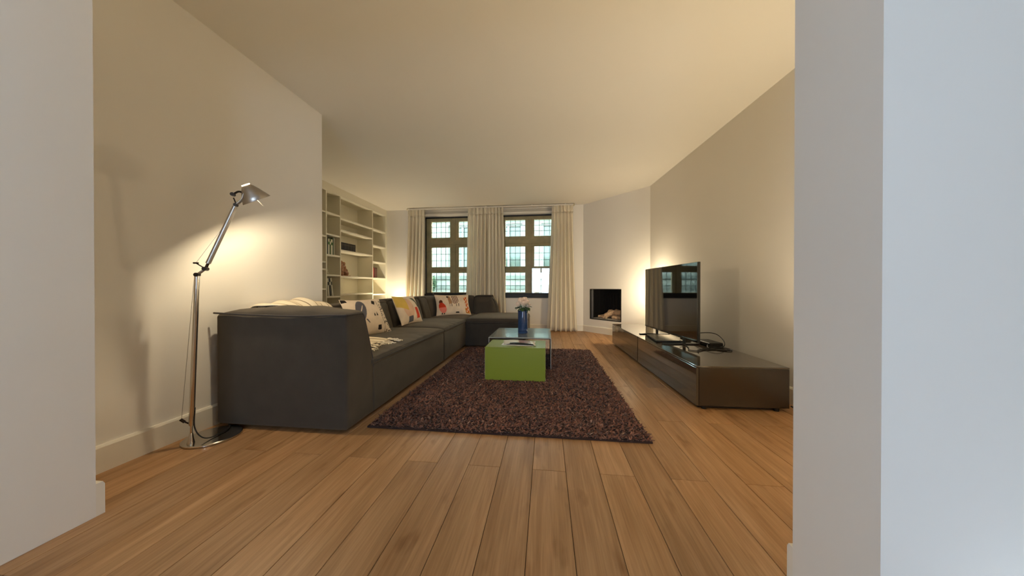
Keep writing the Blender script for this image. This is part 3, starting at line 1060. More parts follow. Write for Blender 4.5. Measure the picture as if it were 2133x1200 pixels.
# ------------------------------------------------------------------ sofa
SX0, SX1, SYA = -2.215, -1.265, 1.765
sofa = empty('corner_sofa', (-1.75, 3.6, 0), label='long charcoal corner sofa with rounded back running to the windows', cat='sofa')
noisev = lambda P, s, a, k: a * np.sin(P[:, 0] * s + k) * np.sin(P[:, 1] * s * 1.3 + 2 * k) * np.sin(P[:, 2] * s * .9 + k * .7)


def d_arm(P, Q):
    P = P.copy()
    zt = np.clip((P[:, 2] - 0.40) / 0.37, 0, 1)
    inner = Q[:, 1] > 0.2
    P[:, 1] -= np.where(inner, (Q[:, 1] - .2) / .8 * 0.115 * zt, 0)
    # puffed top, soft faces
    P[:, 2] += np.where(Q[:, 2] > 0.9, 0.05 * np.clip(1 - Q[:, 0] ** 2, 0, 1) ** .7 * np.clip(1 - Q[:, 1] ** 4, 0, 1) ** .8, 0)
    P[:, 1] -= np.where(Q[:, 1] < -0.9, 0.010 * (1 - Q[:, 0] ** 2) * (1 - Q[:, 2] ** 2), 0)
    P[:, 2] += np.where(Q[:, 2] > 0.9, 0.004 * np.sin(P[:, 0] * 23), 0)
    wr = np.clip((Q[:, 2] - 0.45) / 0.5, 0, 1) * (Q[:, 1] < -.9) * np.clip((Q[:, 0] + .1), 0, 1)
    P[:, 1] += wr * 0.005 * np.sin(P[:, 2] * 120 + P[:, 0] * 3)
    return P


soft('arm', (SX0, SYA, 0.022), (SX1, 2.07, 0.765), 0.022, SOFA, sofa, (24, 6, 24), d_arm)


def d_base(P, Q):
    P = P.copy()
    P[:, 0] += np.where(Q[:, 0] > .9, 0.008 * (1 - Q[:, 2] ** 2), 0) + np.where(Q[:, 0] > .9, 0.002 * np.sin(P[:, 1] * 9 + P[:, 2] * 20), 0)
    return P


soft('base', (SX0 + 0.02, 2.05, 0.022), (SX1, 3.575, 0.385), 0.02, SOFA, sofa, (6, 20, 8), d_base)
soft('base', (SX0 + 0.02, 3.582, 0.022), (SX1, 4.60, 0.385), 0.02, SOFA, sofa, (6, 14, 8), d_base)


def d_seat(k):
    def f(P, Q):
        P = P.copy()
        top = Q[:, 2] > 0.9
        P[:, 2] += np.where(top, 0.034 * (np.clip(1 - Q[:, 0] ** 4, 0, 1) * np.clip(1 - Q[:, 1] ** 6, 0, 1)) ** .6, 0)
        crease = np.zeros(len(P))
        rng = np.random.default_rng(k)
        for _ in range(7):
            cy = rng.uniform(-.8, .8); ca = rng.uniform(-.5, .5); w_ = rng.uniform(.03, .06)
            crease -= rng.uniform(.003, .007) * np.exp(-((Q[:, 1] - cy - ca * Q[:, 0]) / w_) ** 2) * np.clip(Q[:, 0] + .4, 0, 1)
        P[:, 2] += np.where(top, crease, 0)
        return P
    return f


soft('seat_cushion', (-2.0, 2.03, 0.375), (SX1 + 0.008, 3.572, 0.425), 0.02, SOFA, sofa, (16, 46, 3), d_seat(1))
soft('seat_cushion', (-2.0, 3.584, 0.375), (SX1 + 0.008, 4.60, 0.425), 0.02, SOFA, sofa, (16, 36, 3), d_seat(2))
add('piping', *tube(smooth_path([(SX1 + 0.004, 2.07, 0.398), (SX1 + 0.012, 2.6, 0.404), (SX1 + 0.012, 3.1, 0.403), (SX1 + 0.004, 3.57, 0.400)], 8), 0.006, 8), SOFA_PIPE, sofa, smooth=True)
add('piping', *tube(smooth_path([(SX1 + 0.004, 3.59, 0.400), (SX1 + 0.012, 3.9, 0.404), (SX1 + 0.012, 4.3, 0.404), (SX1 + 0.004, 4.56, 0.402)], 8), 0.006, 8), SOFA_PIPE, sofa, smooth=True)
# seam around the arm top and down its inner front edge
zt = 0.768
add('piping', *tube(smooth_path([(SX0 - 0.006, SYA - 0.004, zt + 0.004), (-1.9, SYA - 0.008, zt - 0.006), (-1.6, SYA - 0.008, zt - 0.010), (-1.4, SYA - 0.006, zt - 0.004), (SX1 + 0.002, SYA - 0.002, zt - 0.002)], 8), 0.006, 8), SOFA_PIPE, sofa, smooth=True)
add('piping', *tube(smooth_path([(SX1 - 0.004, SYA + 0.004, zt - 0.004), (SX1 - 0.004, 1.90, zt - 0.004), (SX1 - 0.004, 1.946, zt - 0.016), (SX1 - 0.004, 1.982, 0.66), (SX1 - 0.003, 2.057, 0.42), (SX1 - 0.001, 2.066, 0.36)], 8), 0.006, 8), SOFA_PIPE, sofa, smooth=True)


def d_back(P, Q):
    P = P.copy()
    zt_ = np.clip((P[:, 2] - 0.40) / 0.37, 0, 1)
    P[:, 0] -= np.where(Q[:, 0] > 0.2, (Q[:, 0] - .2) / .8 * 0.10 * zt_, 0)
    P[:, 0] += np.where(Q[:, 0] > .9, 0.022 * (1 - Q[:, 2] ** 2) * (1 - Q[:, 1] ** 8), 0)
    P[:, 2] += np.where(Q[:, 2] > .9, 0.014 * (1 - Q[:, 0] ** 2) + 0.004 * np.sin(P[:, 1] * 7), 0)
    return P


soft('backrest', (SX0, 1.95, 0.30), (-1.90, 3.575, 0.765), 0.05, SOFA, sofa, (6, 24, 10), d_back)
soft('backrest', (SX0, 3.582, 0.30), (-1.90, 4.50, 0.775), 0.05, SOFA, sofa, (6, 16, 10), d_back)


def arc_back(c, r0, r1, a0, a1, z0, z1, rr, n=14):
    """curved backrest segment around vertical axis at c"""
    prof = []
    for k in range(9):
        t_ = k / 8 * math.pi / 2
        prof.append((r1 - rr + rr * math.sin(t_), z1 - rr + rr * math.cos(t_)))
    outer = [(r1, z0)] + prof[::-1]
    inner = []
    for k in range(9):
        t_ = k / 8 * math.pi / 2
        inner.append((r0 + 0.09 + rr - rr * math.sin(t_), z1 - rr + rr * math.cos(t_)))
    inner.append((r0 + 0.04, z0 + (z1 - z0) * .5)); inner.append((r0, z0))
    loop = outer + inner
    V, Fc = [], []
    m = len(loop)
    for i in range(n + 1):
        a = a0 + (a1 - a0) * i / n
        e_ = 0.014 * (abs(2 * i / n - 1) ** 6)
        for (r, z_) in loop:
            rm = (r0 + r1) / 2
            r_ = rm + (r - rm) * (1 - e_ * 4)
            V.append((c[0] + r_ * math.cos(a), c[1] + r_ * math.sin(a), z_ - e_ * (z_ > z0 + .05)))
    for i in range(n):
        for j in range(m - 1):
            Fc.append((i * m + j, i * m + j + 1, (i + 1) * m + j + 1, (i + 1) * m + j))
    Fc.append(tuple(range(m - 1, -1, -1))); Fc.append(tuple(range(n * m, n * m + m)))
    return V, Fc


# rounded corner: two wedge cushions, then the straight rear back with its rounded free end
cc = (-1.265, 4.80)
for (a0, a1) in ((math.pi * 0.994, math.pi * 0.752), (math.pi * 0.745, math.pi * 0.545)):
    o = add('corner_backrest', *arc_back(cc, 0.64, 0.95, a0, a1, 0.30, 0.788, 0.10), SOFA, sofa, smooth=True, angle=50)
    fix_normals(o)
soft('backrest', (SX0, 4.506, 0.30), (-1.90, 4.80, 0.775), 0.05, SOFA, sofa, (6, 8, 10), d_back)


def d_rear(P, Q):
    P = P.copy()
    zt_ = np.clip((P[:, 2] - 0.40) / 0.38, 0, 1)
    P[:, 1] += np.where(Q[:, 1] < -0.2, (-Q[:, 1] - .2) / .8 * 0.10 * zt_, 0)
    P[:, 0] -= np.where(Q[:, 0] > .5, (Q[:, 0] - .5) / .5 * 0.13 * zt_ ** 2.2, 0)
    P[:, 1] -= np.where(Q[:, 1] < -.9, 0.03 * (1 - Q[:, 2] ** 2) * (1 - Q[:, 0] ** 8), 0)
    return P


soft('backrest', (-1.40, 5.44, 0.30), (-0.885, 5.75, 0.79), 0.12, SOFA, sofa, (10, 6, 10), d_rear)


def d_chaise(P, Q):
    P = P.copy()
    P[:, 2] += np.where(Q[:, 2] > .9, 0.03 * (np.clip(1 - Q[:, 0] ** 6, 0, 1) * np.clip(1 - Q[:, 1] ** 4, 0, 1)) ** .6, 0)
    return P


# corner + chaise base and seat
soft('base', (SX0 + 0.05, 4.607, 0.022), (-1.27, 5.72, 0.385), 0.03, SOFA, sofa, (8, 10, 6))
soft('base', (-1.262, 4.555, 0.022), (-0.31, 5.72, 0.385), 0.02, SOFA, sofa, (12, 8, 6))
soft('seat_cushion', (-1.95, 4.607, 0.375), (-1.268, 5.62, 0.42), 0.02, SOFA, sofa, (12, 12, 3), d_chaise)
soft('seat_cushion', (-1.262, 4.545, 0.372), (-0.30, 5.62, 0.442), 0.034, SOFA, sofa, (18, 12, 3), d_chaise)
add('piping', *tube(smooth_path([(-1.26, 4.545, 0.388), (-0.9, 4.541, 0.39), (-0.5, 4.541, 0.39), (-0.31, 4.548, 0.388)], 6), 0.005, 8), SOFA_PIPE, sofa, smooth=True)
add('piping', *tube([(-0.302, 4.56, 0.392), (-0.300, 5.1, 0.394), (-0.302, 5.6, 0.392)], 0.006, 8), SOFA_PIPE, sofa, smooth=True)
for (x, y) in ((-2.1, 2.1), (-1.36, 1.9), (-1.36, 3.5), (-1.36, 4.3), (-2.1, 4.3), (-2.0, 5.5), (-0.45, 4.7), (-0.45, 5.6)):
    add('foot', *lathe([(0.022, 0.0), (0.026, 0.026)], 14, (x, y, 0)), BLACKP, sofa, smooth=True, angle=40)


# ------------------------------------------------------------------ pillows with printed shapes
def inpoly(s, t, poly):
    r = False
    n = len(poly)
    for i in range(n):
        x1, y1 = poly[i]; x2, y2 = poly[(i + 1) % n]
        if (y1 > t) != (y2 > t) and s < (x2 - x1) * (t - y1) / (y2 - y1) + x1: r = not r
    return r


def ell(s, t, cx, cy, a, b, rot=0):
    c_, s_ = math.cos(rot), math.sin(rot)
    u = (s - cx) * c_ + (t - cy) * s_; v = -(s - cx) * s_ + (t - cy) * c_
    return (u / a) ** 2 + (v / b) ** 2 < 1


def pillow(label, M, w, h_, th, mats, classify, nm='throw_pillow', n=120):
    root = empty(nm, tuple(M.translation), label=label, cat='pillow', group='printed cushions on the sofa')
    V, Fc, mi = [], [], []
    for side in (1, -1):
        b0 = len(V)
        for j in range(n + 1):
            for i in range(n + 1):
                s, t_ = 2 * i / n - 1, 2 * j / n - 1
                px_ = w / 2 * s * (1 - 0.075 * (1 - t_ * t_) * abs(s) ** 2)
                py_ = h_ / 2 * t_ * (1 - 0.075 * (1 - s * s) * abs(t_) ** 2)
                f = max(0, (1 - abs(s) ** 2.6)) ** .62 * max(0, (1 - abs(t_) ** 2.6)) ** .62
                wr = 0.05 * math.sin(9 * s + 4 * t_) * abs(s * t_) ** 1.0
                pz_ = side * th / 2 * f * (1 + wr)
                V.append(M @ Vector((px_, py_, pz_)))
        for j in range(n):
            for i in range(n):
                q = (b0 + j * (n + 1) + i, b0 + j * (n + 1) + i + 1, b0 + (j + 1) * (n + 1) + i + 1, b0 + (j + 1) * (n + 1) + i)
                Fc.append(q if side > 0 else tuple(reversed(q)))
                mi.append(classify((2 * i + 1) / n - 1, (2 * j + 1) / n - 1) if side > 0 else 0)
    add('cover', [tuple(v) for v in V], Fc, mats, root, smooth=True, midx=mi)
    edge = []
    for k in range(4 * 24):
        q, f = divmod(k, 24)
        a = -1 + 2 * f / 24
        s, t_ = [(a, -1), (1, a), (-a, 1), (-1, -a)][q]
        px_ = w / 2 * s * (1 - 0.075 * (1 - t_ * t_)); py_ = h_ / 2 * t_ * (1 - 0.075 * (1 - s * s))
        edge.append(tuple(M @ Vector((px_, py_, 0))))
    add('seam', *tube(edge + edge[:1], 0.003, 6), mats[0], root, smooth=True)
    return root


def frame(center, xdir, zlean_deg):
    """pillow frame: x along xdir (horizontal), face normal leaning back by zlean_deg"""
    x = Vector(xdir).normalized()
    n_h = x.cross(Vector((0, 0, 1))).normalized()      # face normal, horizontal
    a = math.radians(zlean_deg)
    nrm = n_h * math.cos(a) + Vector((0, 0, 1)) * math.sin(a)
    y = nrm.cross(x)
    return Matrix.Translation(center) @ Matrix((x, y, nrm)).transposed().to_4x4()


CREAM = fabric_mat('cream_cotton', (226, 206, 180), 0.9, 0.1)
P_BLACK = fabric_mat('black_print', (34, 28, 26), 0.9, 0.05)
P_GREY = fabric_mat('slate_print', (92, 90, 96), 0.9, 0.05)
P_RED = fabric_mat('red_print', (206, 62, 34), 0.9, 0.05)
P_PINK = fabric_mat('pink_print', (232, 130, 112), 0.9, 0.05)
P_TAN = fabric_mat('tan_print', (176, 132, 96), 0.9, 0.05)
P_BROWN = fabric_mat('brown_print', (98, 48, 28), 0.9, 0.05)
P_ORANGE = fabric_mat('orange_print', (196, 96, 40), 0.9, 0.05)
P_YELLOW = fabric_mat('yellow_print', (214, 180, 88), 0.9, 0.05)
P_GREEN = fabric_mat('green_print', (74, 84, 64), 0.9, 0.05)
P_BLUSH = fabric_mat('blush_print', (220, 180, 150), 0.9, 0.05)
P_MUST = fabric_mat('mustard_print', (178, 128, 50), 0.9, 0.05)

rs = random.Random(5)
SPOTS = [(rs.uniform(.60, .92), rs.uniform(-.95, .80), rs.uniform(.022, .045), rs.uniform(.02, .04), rs.uniform(0, 3)) for _ in range(46)]


def cls1(s, t):
    if inpoly(s, t, [(.24, .62), (.38, .86), (.50, .76), (.36, .52)]): return 1
    if inpoly(s, t, [(.10, -.08), (.17, .10), (.19, -.1)]) or inpoly(s, t, [(.24, -.08), (.29, .12), (.33, -.08)]): return 1
    if inpoly(s, t, [(.14, -.82), (.18, -.58), (.36, -.58), (.34, -.84)]): return 1
    if ell(s, t, -.42, .28, .24, .58, -.25) and s > -.72 and not ell(s, t, -.36, .36, .02, .22, -.5): return 2
    if inpoly(s, t, [(-.36, -.2), (-.28, -.2), (-.20, -.40), (-.24, -.42)]): return 2
    if .555 + .02 * math.sin(t * 9) < s < .575 + .02 * math.sin(t * 9) and t < .8: return 1
    if s > .56 and any(ell(s, t, *q) for q in SPOTS): return 1
    if s < -.80 and t > .80: return 1
    return 0


def cls2(s, t):
    if inpoly(s, t, [(.30, -.78), (.28, .02), (.60, .04), (.64, -.72)]): return 1
    if inpoly(s, t, [(.20, .78), (.52, .74), (.88, .10), (.66, .04), (.52, .40)]): return 2
    if inpoly(s, t, [(-.46, -.98), (-.44, -.56), (-.06, -.52), (-.04, -.92)]): return 3
    if s < -.28 and t > .22 - .5 * (s + 1): return 4
    if ell(s, t, -.25, .05, .42, .72) : return 5
    return 0


def cls3(s, t):
    # red bird
    if ell(s, t, -.66, -.36, .21, .50, .18): return 2 if t < -.34 else 1
    if ell(s, t, -.74, .18, .11, .22): return 3
    if inpoly(s, t, [(-.62, -.1), (-.48, -.2), (-.46, -.5), (-.6, -.35)]): return 1
    if inpoly(s, t, [(-.70, -.8), (-.66, -.8), (-.64, -.95), (-.72, -.95)]) or inpoly(s, t, [(-.58, -.8), (-.54, -.8), (-.52, -.95), (-.6, -.95)]): return 6
    # striped animal
    if ell(s, t, -.32, .70, .07, .10): return 6
    if inpoly(s, t, [(-.34, .70), (-.20, .80), (-.12, .3), (-.10, .0), (-.26, -.05), (-.30, .35)]): return 4
    if -.10 < s < .30 and -.05 < t < .86 and ell(s, t, .08, .44, .24, .5):
        return 3 if ((s + .12 * t) * 11) % 1 < .5 else 0
    for lx in (-.24, -.13, .14, .27):
        if lx < s < lx + .03 and -.28 < t < .0: return 6
    if inpoly(s, t, [(.10, -.78), (.28, -.78), (.3, -.9), (.08, -.9)]): return 6
    # giraffe patch
    if inpoly(s, t, [(.62, .62), (.84, .72), (.92, -.1), (.96, -.86), (.72, -.84), (.74, -.1), (.66, .2)]):
        return 5 if (math.sin(s * 34) * math.sin(t * 17 + s * 6)) > -.25 else 0
    if inpoly(s, t, [(.66, -.45), (.98, -.5), (.98, -.95), (.7, -.92)]): return 7
    return 0


pillow('large cream cushion printed with a slate animal, black marks and leopard spots', frame((-1.853, 2.907, 0.630), (math.cos(1.328), math.sin(1.328), 0), 27), 0.50, 0.42, 0.15,
       [CREAM, P_BLACK, P_GREY], cls1)
pillow('cream cushion printed with red, green, grey and yellow blocks', frame((-1.856, 3.835, 0.638), (math.cos(1.411), math.sin(1.411), 0), 23), 0.475, 0.40, 0.14,
       [CREAM, P_RED, P_GREEN, P_GREY, P_YELLOW, P_BLUSH], cls2)
pillow('wide cream cushion printed with a red bird and striped animals in the sofa corner', frame((-1.644, 5.13, 0.625), (math.cos(0.554), math.sin(0.554), 0), 27), 0.615, 0.395, 0.14,
       [CREAM, P_RED, P_PINK, P_BROWN, P_TAN, P_ORANGE, P_BLACK, P_MUST], cls3)

# ------------------------------------------------------------------ throw blanket over the back, down onto the seat
tb = empty('throw_blanket', (-1.9, 2.25, 0.45), label='cream wool throw with thin dark stripes and knotted fringe over the sofa end', cat='throw')
TP = smooth_path([(-2.235, 2.30, 0.68), (-2.225, 2.30, 0.780), (-2.12, 2.30, 0.792), (-2.02, 2.32, 0.785), (-1.965, 2.33, 0.72), (-1.91, 2.36, 0.56), (-1.84, 2.39, 0.488),
                  (-1.70, 2.40, 0.480), (-1.55, 2.40, 0.474), (-1.44, 2.40, 0.462)], 8)
TPn = np.array(TP)


def thr_fn(u, v):
    k = v * (len(TPn) - 1)
    i = min(int(k), len(TPn) - 2)
    p = TPn[i] * (1 - (k - i)) + TPn[i + 1] * (k - i)
    wdt = 0.62 - 0.18 * min(1, v * 1.6)
    y = p[1] + (u - .5) * wdt
    z = p[2] + 0.010 * math.sin(u * 21 + v * 3) + 0.012 * math.sin(u * 9 + 1) * (1 if v < .35 else .5)
    z += 0.055 * math.sin(math.pi * u) ** 1.3 * math.exp(-((v - .2) / .12) ** 2)
    x = p[0] + 0.03 * math.sin(u * 7 + 2) * v
    return (x, y, z)


V, Fc = sheet(thr_fn, 50, 60)
o = add('blanket', V, Fc, THROW, tb, smooth=True)
uvl = o.data.uv_layers.new(name='UVMap')
ij = [((k % 51) / 50, (k // 51) / 60) for k in range(51 * 61)]
for lp in o.data.loops:
    uvl.data[lp.index].uv = ij[lp.vertex_index]
s = o.modifiers.new('thickness', 'SOLIDIFY'); s.thickness = 0.008; s.offset = 1
rr = random.Random(3)
for i in range(24):
    u = (i + .5) / 24
    x, y, z = thr_fn(u, 1.0)
    pts = [(x - 0.01, y, z + 0.006)]
    ay = rr.uniform(-.5, .5)
    for k in range(1, 6):
        pts.append((x + 0.019 * k + rr.uniform(-.004, .004), y + ay * 0.019 * k + rr.uniform(-.005, .005), max(0.452, z + 0.006 - 0.004 * k + rr.uniform(0, .008))))
    add('fringe_tassel', *tube(smooth_path(pts, 3), 0.006, 6, radii=[0.005 + 0.0025 * math.sin(q * 1.3) for q in range(16)]), FRINGE, tb, smooth=True)

# ------------------------------------------------------------------ coffee tables
RZ = 0.034      # tables stand in the pile
gt = empty('coffee_table', (-0.305, 3.14, 0), label='low green lacquered nesting table under the magazine', cat='table', group='nesting coffee tables')
GX0, GX1, GY0, GY1, GZ = -0.608, -0.006, 2.93, 3.35, 0.345
box('top', (GX0, GY0, GZ - 0.01), (GX1, GY1, GZ), GREEN, gt, ch=0.0015)
box('front_panel', (GX0, GY0, 0.012), (GX1, GY0 + 0.01, GZ - 0.01), GREEN, gt)
box('back_panel', (GX0, GY1 - 0.01, 0.012), (GX1, GY1, GZ - 0.01), BLACKIN, gt)
box('lining', (GX0 + 0.004, GY0 + 0.0102, GZ - 0.014), (GX1 - 0.004, GY1 - 0.0102, GZ - 0.0102), BLACKIN, gt)
boxes('edge_strip', [((GX1, GY0, 0.012), (GX1 + 0.0012, GY0 + 0.008, 0.05)), ((GX1, GY1 - 0.009, 0.012), (GX1 + 0.0012, GY1 - 0.002, GZ - 0.004)),
                     ((GX0 - 0.0012, GY0, 0.012), (GX0, GY0 + 0.008, GZ))], EDGE, gt)
ot = empty('coffee_table', (-0.30, 3.77, 0), label='taller grey-topped nesting table carrying the blue vase', cat='table', group='nesting coffee tables')
OX0, OX1, OY0, OY1, OZ = -0.660, 0.058, 3.39, 4.16, 0.368
box('top', (OX0, OY0, OZ - 0.01), (OX1, OY1, OZ), GREYTOP, ot, ch=0.0015)
box('side_panel', (OX0, OY0, 0.012), (OX0 + 0.01, OY1, OZ - 0.01), BLACKIN, ot)
box('side_panel', (OX1 - 0.01, OY0, 0.012), (OX1, OY1, OZ - 0.01), BLACKIN, ot)
box('lining', (OX0 + 0.0102, OY0 + 0.002, OZ - 0.016), (OX1 - 0.0102, OY1 - 0.002, OZ - 0.0102), BLACKIN, ot)
e_ = 0.004
boxes('edge_strip', [((OX0, OY0 - 0.0015, OZ - 0.008), (OX1, OY0 - 0.0001, OZ - 0.008 + e_)), ((OX0 + 0.001, OY0 - 0.0015, 0.012), (OX0 + 0.001 + e_, OY0 - 0.0001, OZ - 0.009)),
                     ((OX1 - 0.001 - e_, OY0 - 0.0015, 0.012), (OX1 - 0.001, OY0 - 0.0001, OZ - 0.009))], EDGE, ot)

# vase
vx, vy = -0.29, 3.72
vase = empty('vase', (vx, vy, OZ), label='tall blue glass cylinder vase on the grey nesting table', cat='vase')
add('body', *lathe([(0.0, 0.0), (0.055, 0.0), (0.0605, 0.006), (0.061, 0.05), (0.061, 0.272), (0.060, 0.278), (0.057, 0.278), (0.056, 0.27), (0.056, 0.016), (0.0, 0.014)], 40, (vx, vy, OZ), False, False), VASE, vase, smooth=True, angle=50)
add('rim', *lathe([(0.0605, 0.272), (0.0622, 0.277), (0.0615, 0.282), (0.057, 0.282), (0.0565, 0.276)], 40, (vx, vy, OZ), False, False), VASE, vase, smooth=True)


# roses
def petal(c, r, a, tilt, hgt, w):
    """cupped petal sheet"""
    def fn(u, v):
        th_ = (u - .5) * w
        rad = r * (0.35 + 0.65 * math.sin(min(1, v * 1.15) * math.pi / 2)) * (1 + tilt * v * v)
        z_ = hgt * v - 0.006 * (2 * u - 1) ** 2 * v
        an_ = a + th_ * (0.6 + 0.4 * math.sin(v * 3))
        return (c[0] + rad * math.cos(an_), c[1] + rad * math.sin(an_), c[2] + z_)
    return sheet(fn, 6, 5)


def rose(px_, py_, zt_, seed, label):
    rng = random.Random(seed)
    root = empty('rose', (vx, vy, OZ + 0.02), label=label, cat='flower', group='pale pink roses in the blue vase')
    bx, by = vx + (px_ - vx) * -0.3, vy + (py_ - vy) * -0.3
    P = smooth_path([(bx, by, OZ + 0.02), (vx + (px_ - vx) * .35, vy + (py_ - vy) * .35, OZ + 0.25), (px_, py_, zt_)], 6)
    add('stem', *tube(P, 0.0028, 6), STEM, root, smooth=True)
    pet = []
    for ring, (n_, r_, hh, tl_) in enumerate([(3, 0.010, 0.056, -0.2), (4, 0.020, 0.058, -.05), (5, 0.028, 0.055, .08), (6, 0.035, 0.050, .20)]):
        for k in range(n_):
            pet.append(petal((px_, py_, zt_ - 0.002 * ring), r_, 2 * math.pi * (k + .37 * ring) / n_ + rng.uniform(-.1, .1), tl_, hh, 2.6 / n_ * 2.2))
    o = add('bloom', *join(pet), ROSE, root, smooth=True)
    sp = [petal((px_, py_, zt_ - 0.006), 0.014, 2 * math.pi * k / 5, 0.3, 0.018, 0.6) for k in range(5)]
    add('sepals', *join(sp), LEAF, root, smooth=True)
    for k in range(4):
        f = rng.uniform(.66, .86)
        i = int(f * (len(P) - 1))
        p = np.array(P[i]); a = rng.uniform(0, 6.28); L_ = rng.uniform(.07, .10); wv = L_ * .33; dz = rng.uniform(.1, .6)
        da = np.array((math.cos(a), math.sin(a), 0)); sa = np.array((-math.sin(a), math.cos(a), 0))

        def lf(u, v, p=p, da=da, sa=sa, L_=L_, wv=wv, dz=dz):
            w_ = wv * math.sin(math.pi * min(1, v * .97 + .03)) ** .8
            q = p + da * (L_ * v) + sa * (w_ * (2 * u - 1)) + np.array((0, 0, dz * L_ * v - 0.5 * L_ * v * v + 0.25 * w_ * abs(2 * u - 1)))
            return tuple(q)
        add('leaf', *sheet(lf, 4, 6), LEAF, root, smooth=True)


for i, (ax_, ay_, zz_, lb) in enumerate([(-0.050, -0.01, 0.40, 'pale pink rose at the left of the bouquet'), (-0.022, -0.035, 0.412, 'pale pink rose at the front left of the bouquet'),
                                         (0.008, -0.03, 0.404, 'pale pink rose at the front centre of the bouquet'), (0.042, -0.012, 0.410, 'pale pink rose at the right of the bouquet'),
                                         (0.02, 0.025, 0.42, 'tallest pale pink rose at the back of the bouquet'), (-0.025, 0.02, 0.418, 'pale pink rose at the back left of the bouquet'),
                                         (0.052, 0.02, 0.395, 'lowest pale pink rose at the right edge of the bouquet')]):
    rose(vx + ax_ * 1.15, vy + ay_ * 1.15, OZ + zz_ - 0.055 + 2.0 * (zz_ - 0.405), i + 1, lb)

# magazine
mg = empty('magazine', (-0.285, 3.15, GZ), -0.06, 'glossy magazine lying half open on the green table', 'magazine')


def page(z0, lift, w_=0.33, d_=0.24):
    return sheet(lambda u, v: ((u - .5) * w_ + 0.05 * (0.5 - v), (v - .5) * d_, z0 + lift * u * (1 - u) * 4 * (1 - .5 * v) + 0.002 * math.sin(u * 5)), 16, 4)


MAGW = mat('magazine_page', (214, 208, 194), 0.35)
MAGP = mat('magazine_photo', (150, 120, 112), 0.3, noise=(25, 0.7))
MAGB = mat('magazine_black_print', (30, 26, 26), 0.35)
box('page_block', (-0.165, -0.12, 0), (0.165, 0.12, 0.006), MAGW, mg, local=True)
V, Fc = page(0.008, 0.016)
o = add('cover', V, Fc, [MAGW, MAGP, MAGB], mg, local=True, midx=[(1 if 8 <= k % 16 <= 13 and k // 16 >= 1 else (2 if k // 16 == 0 and 3 <= k % 16 <= 14 else 0)) for k in range(64)], smooth=True)
s = o.modifiers.new('thickness', 'SOLIDIFY'); s.thickness = 0.002

# ------------------------------------------------------------------ television cabinets
CA = math.atan2(1.153 - 1.082, 2.606)
CH = 0.338


def cab(name, y0, y1, label, panel_end):
    """local frame: origin near-left corner of the run, +y away from the camera, +x to the wall"""
    root = empty(name, (1.153, 2.44, 0), CA, label, 'cabinet', 'taupe gloss television cabinets')
    W = 0.665
    box('plinth', (0.035, y0 + 0.05, 0.0), (W - 0.03, y1 - 0.03, 0.028), BLACKP, root, local=True)
    box('body', (0.02, y0 + 0.012, 0.028), (W, y1 - 0.004, CH - 0.014), TAUPE_SIDE, root, local=True, ch=0.002)
    box('top_panel', (0.0, y0, CH - 0.013), (W + 0.004, y1, CH), TAUPE, root, local=True, ch=0.002)
    box('drawer_front', (0.0, y0 + 0.004, 0.03), (0.019, y1 - 0.004, CH - 0.016), TAUPE, root, local=True, ch=0.0015)
    box('side_panel', (0.02, y0 - 0.001, 0.03), (W + 0.002, y0 + 0.011, CH - 0.014), TAUPE_SIDE, root, local=True, ch=0.0015)
    for fx in (0.07, W - 0.07):
        add('foot', *lathe([(0.018, 0), (0.018, 0.03)], 12, (fx, y0 + 0.03, 0)), BLACKP, root, local=True)
    return root


cab('tv_cabinet', 0.0, 1.352, 'low taupe gloss cabinet nearest the right pier, under the television', True)
cab('tv_cabinet', 1.366, 2.61, 'low taupe gloss cabinet at the fireplace end', False)

# ------------------------------------------------------------------ television
tvp, tvq = np.array((1.372, 4.33)), np.array((1.452, 3.06))
tw = float(np.linalg.norm(tvp - tvq))
tvr = math.atan2(tvp[1] - tvq[1], tvp[0] - tvq[0]) - math.pi / 2
tv = empty('television', (float((tvp[0] + tvq[0]) / 2), float((tvp[1] + tvq[1]) / 2), CH), tvr, 'large black flat-screen television on the taupe cabinet', 'television')
zb, zt = 0.065, 0.852
box('casing', (0.006, -tw / 2, zb), (0.03, tw / 2, zt), BLACKP, tv, local=True, ch=0.003)
box('rear_housing', (0.03, -tw * 0.36, zb + 0.02), (0.058, tw * 0.36, zb + 0.42), BLACKP, tv, local=True, ch=0.01)
scn = box('screen', (0.0, -tw / 2 + 0.004, zb + 0.012), (0.006, tw / 2 - 0.004, zt - 0.004), SCREEN, tv, local=True)
box('bottom_bezel', (-0.001, -tw / 2, zb), (0.006, tw / 2, zb + 0.011), DARKMETAL, tv, local=True)
for yy in (0.30, -0.36):
    box('foot', (-0.20, yy - 0.022, 0.0), (0.17, yy + 0.022, 0.012), BLACKP, tv, local=True, ch=0.003)
    box('foot_stem', (0.008, yy - 0.015, 0.012), (0.028, yy + 0.015, zb), BLACKP, tv, local=True)
l = 0
dev = empty('media_player', (1.36, 3.62, CH), math.radians(-4), 'flat silver media player lying in front of the television', 'media player')
box('body', (-0.14, -0.21, 0.004), (0.14, 0.21, 0.022), BLACKP, dev, local=True, ch=0.003)
box('lid', (-0.14, -0.21, 0.022), (0.14, 0.21, 0.026), mat('silver_lid', (160, 152, 138), 0.25, metal=0.6), dev, local=True, ch=0.001)
for a_ in (-.11, .11):
    for b_ in (-.17, .17):
        add('rubber_foot', *lathe([(0.012, 0), (0.012, 0.004)], 10, (a_, b_, 0)), BLACKP, dev, local=True)
sb = empty('router_box', (1.70, 3.34, CH), math.radians(5), 'small black router box with cables behind the television', 'router')
box('body', (-0.07, -0.12, 0.003), (0.07, 0.12, 0.04), BLACKP, sb, local=True, ch=0.006)
box('front_strip', (-0.072, -0.09, 0.014), (-0.0701, 0.09, 0.026), DARKMETAL, sb, local=True)
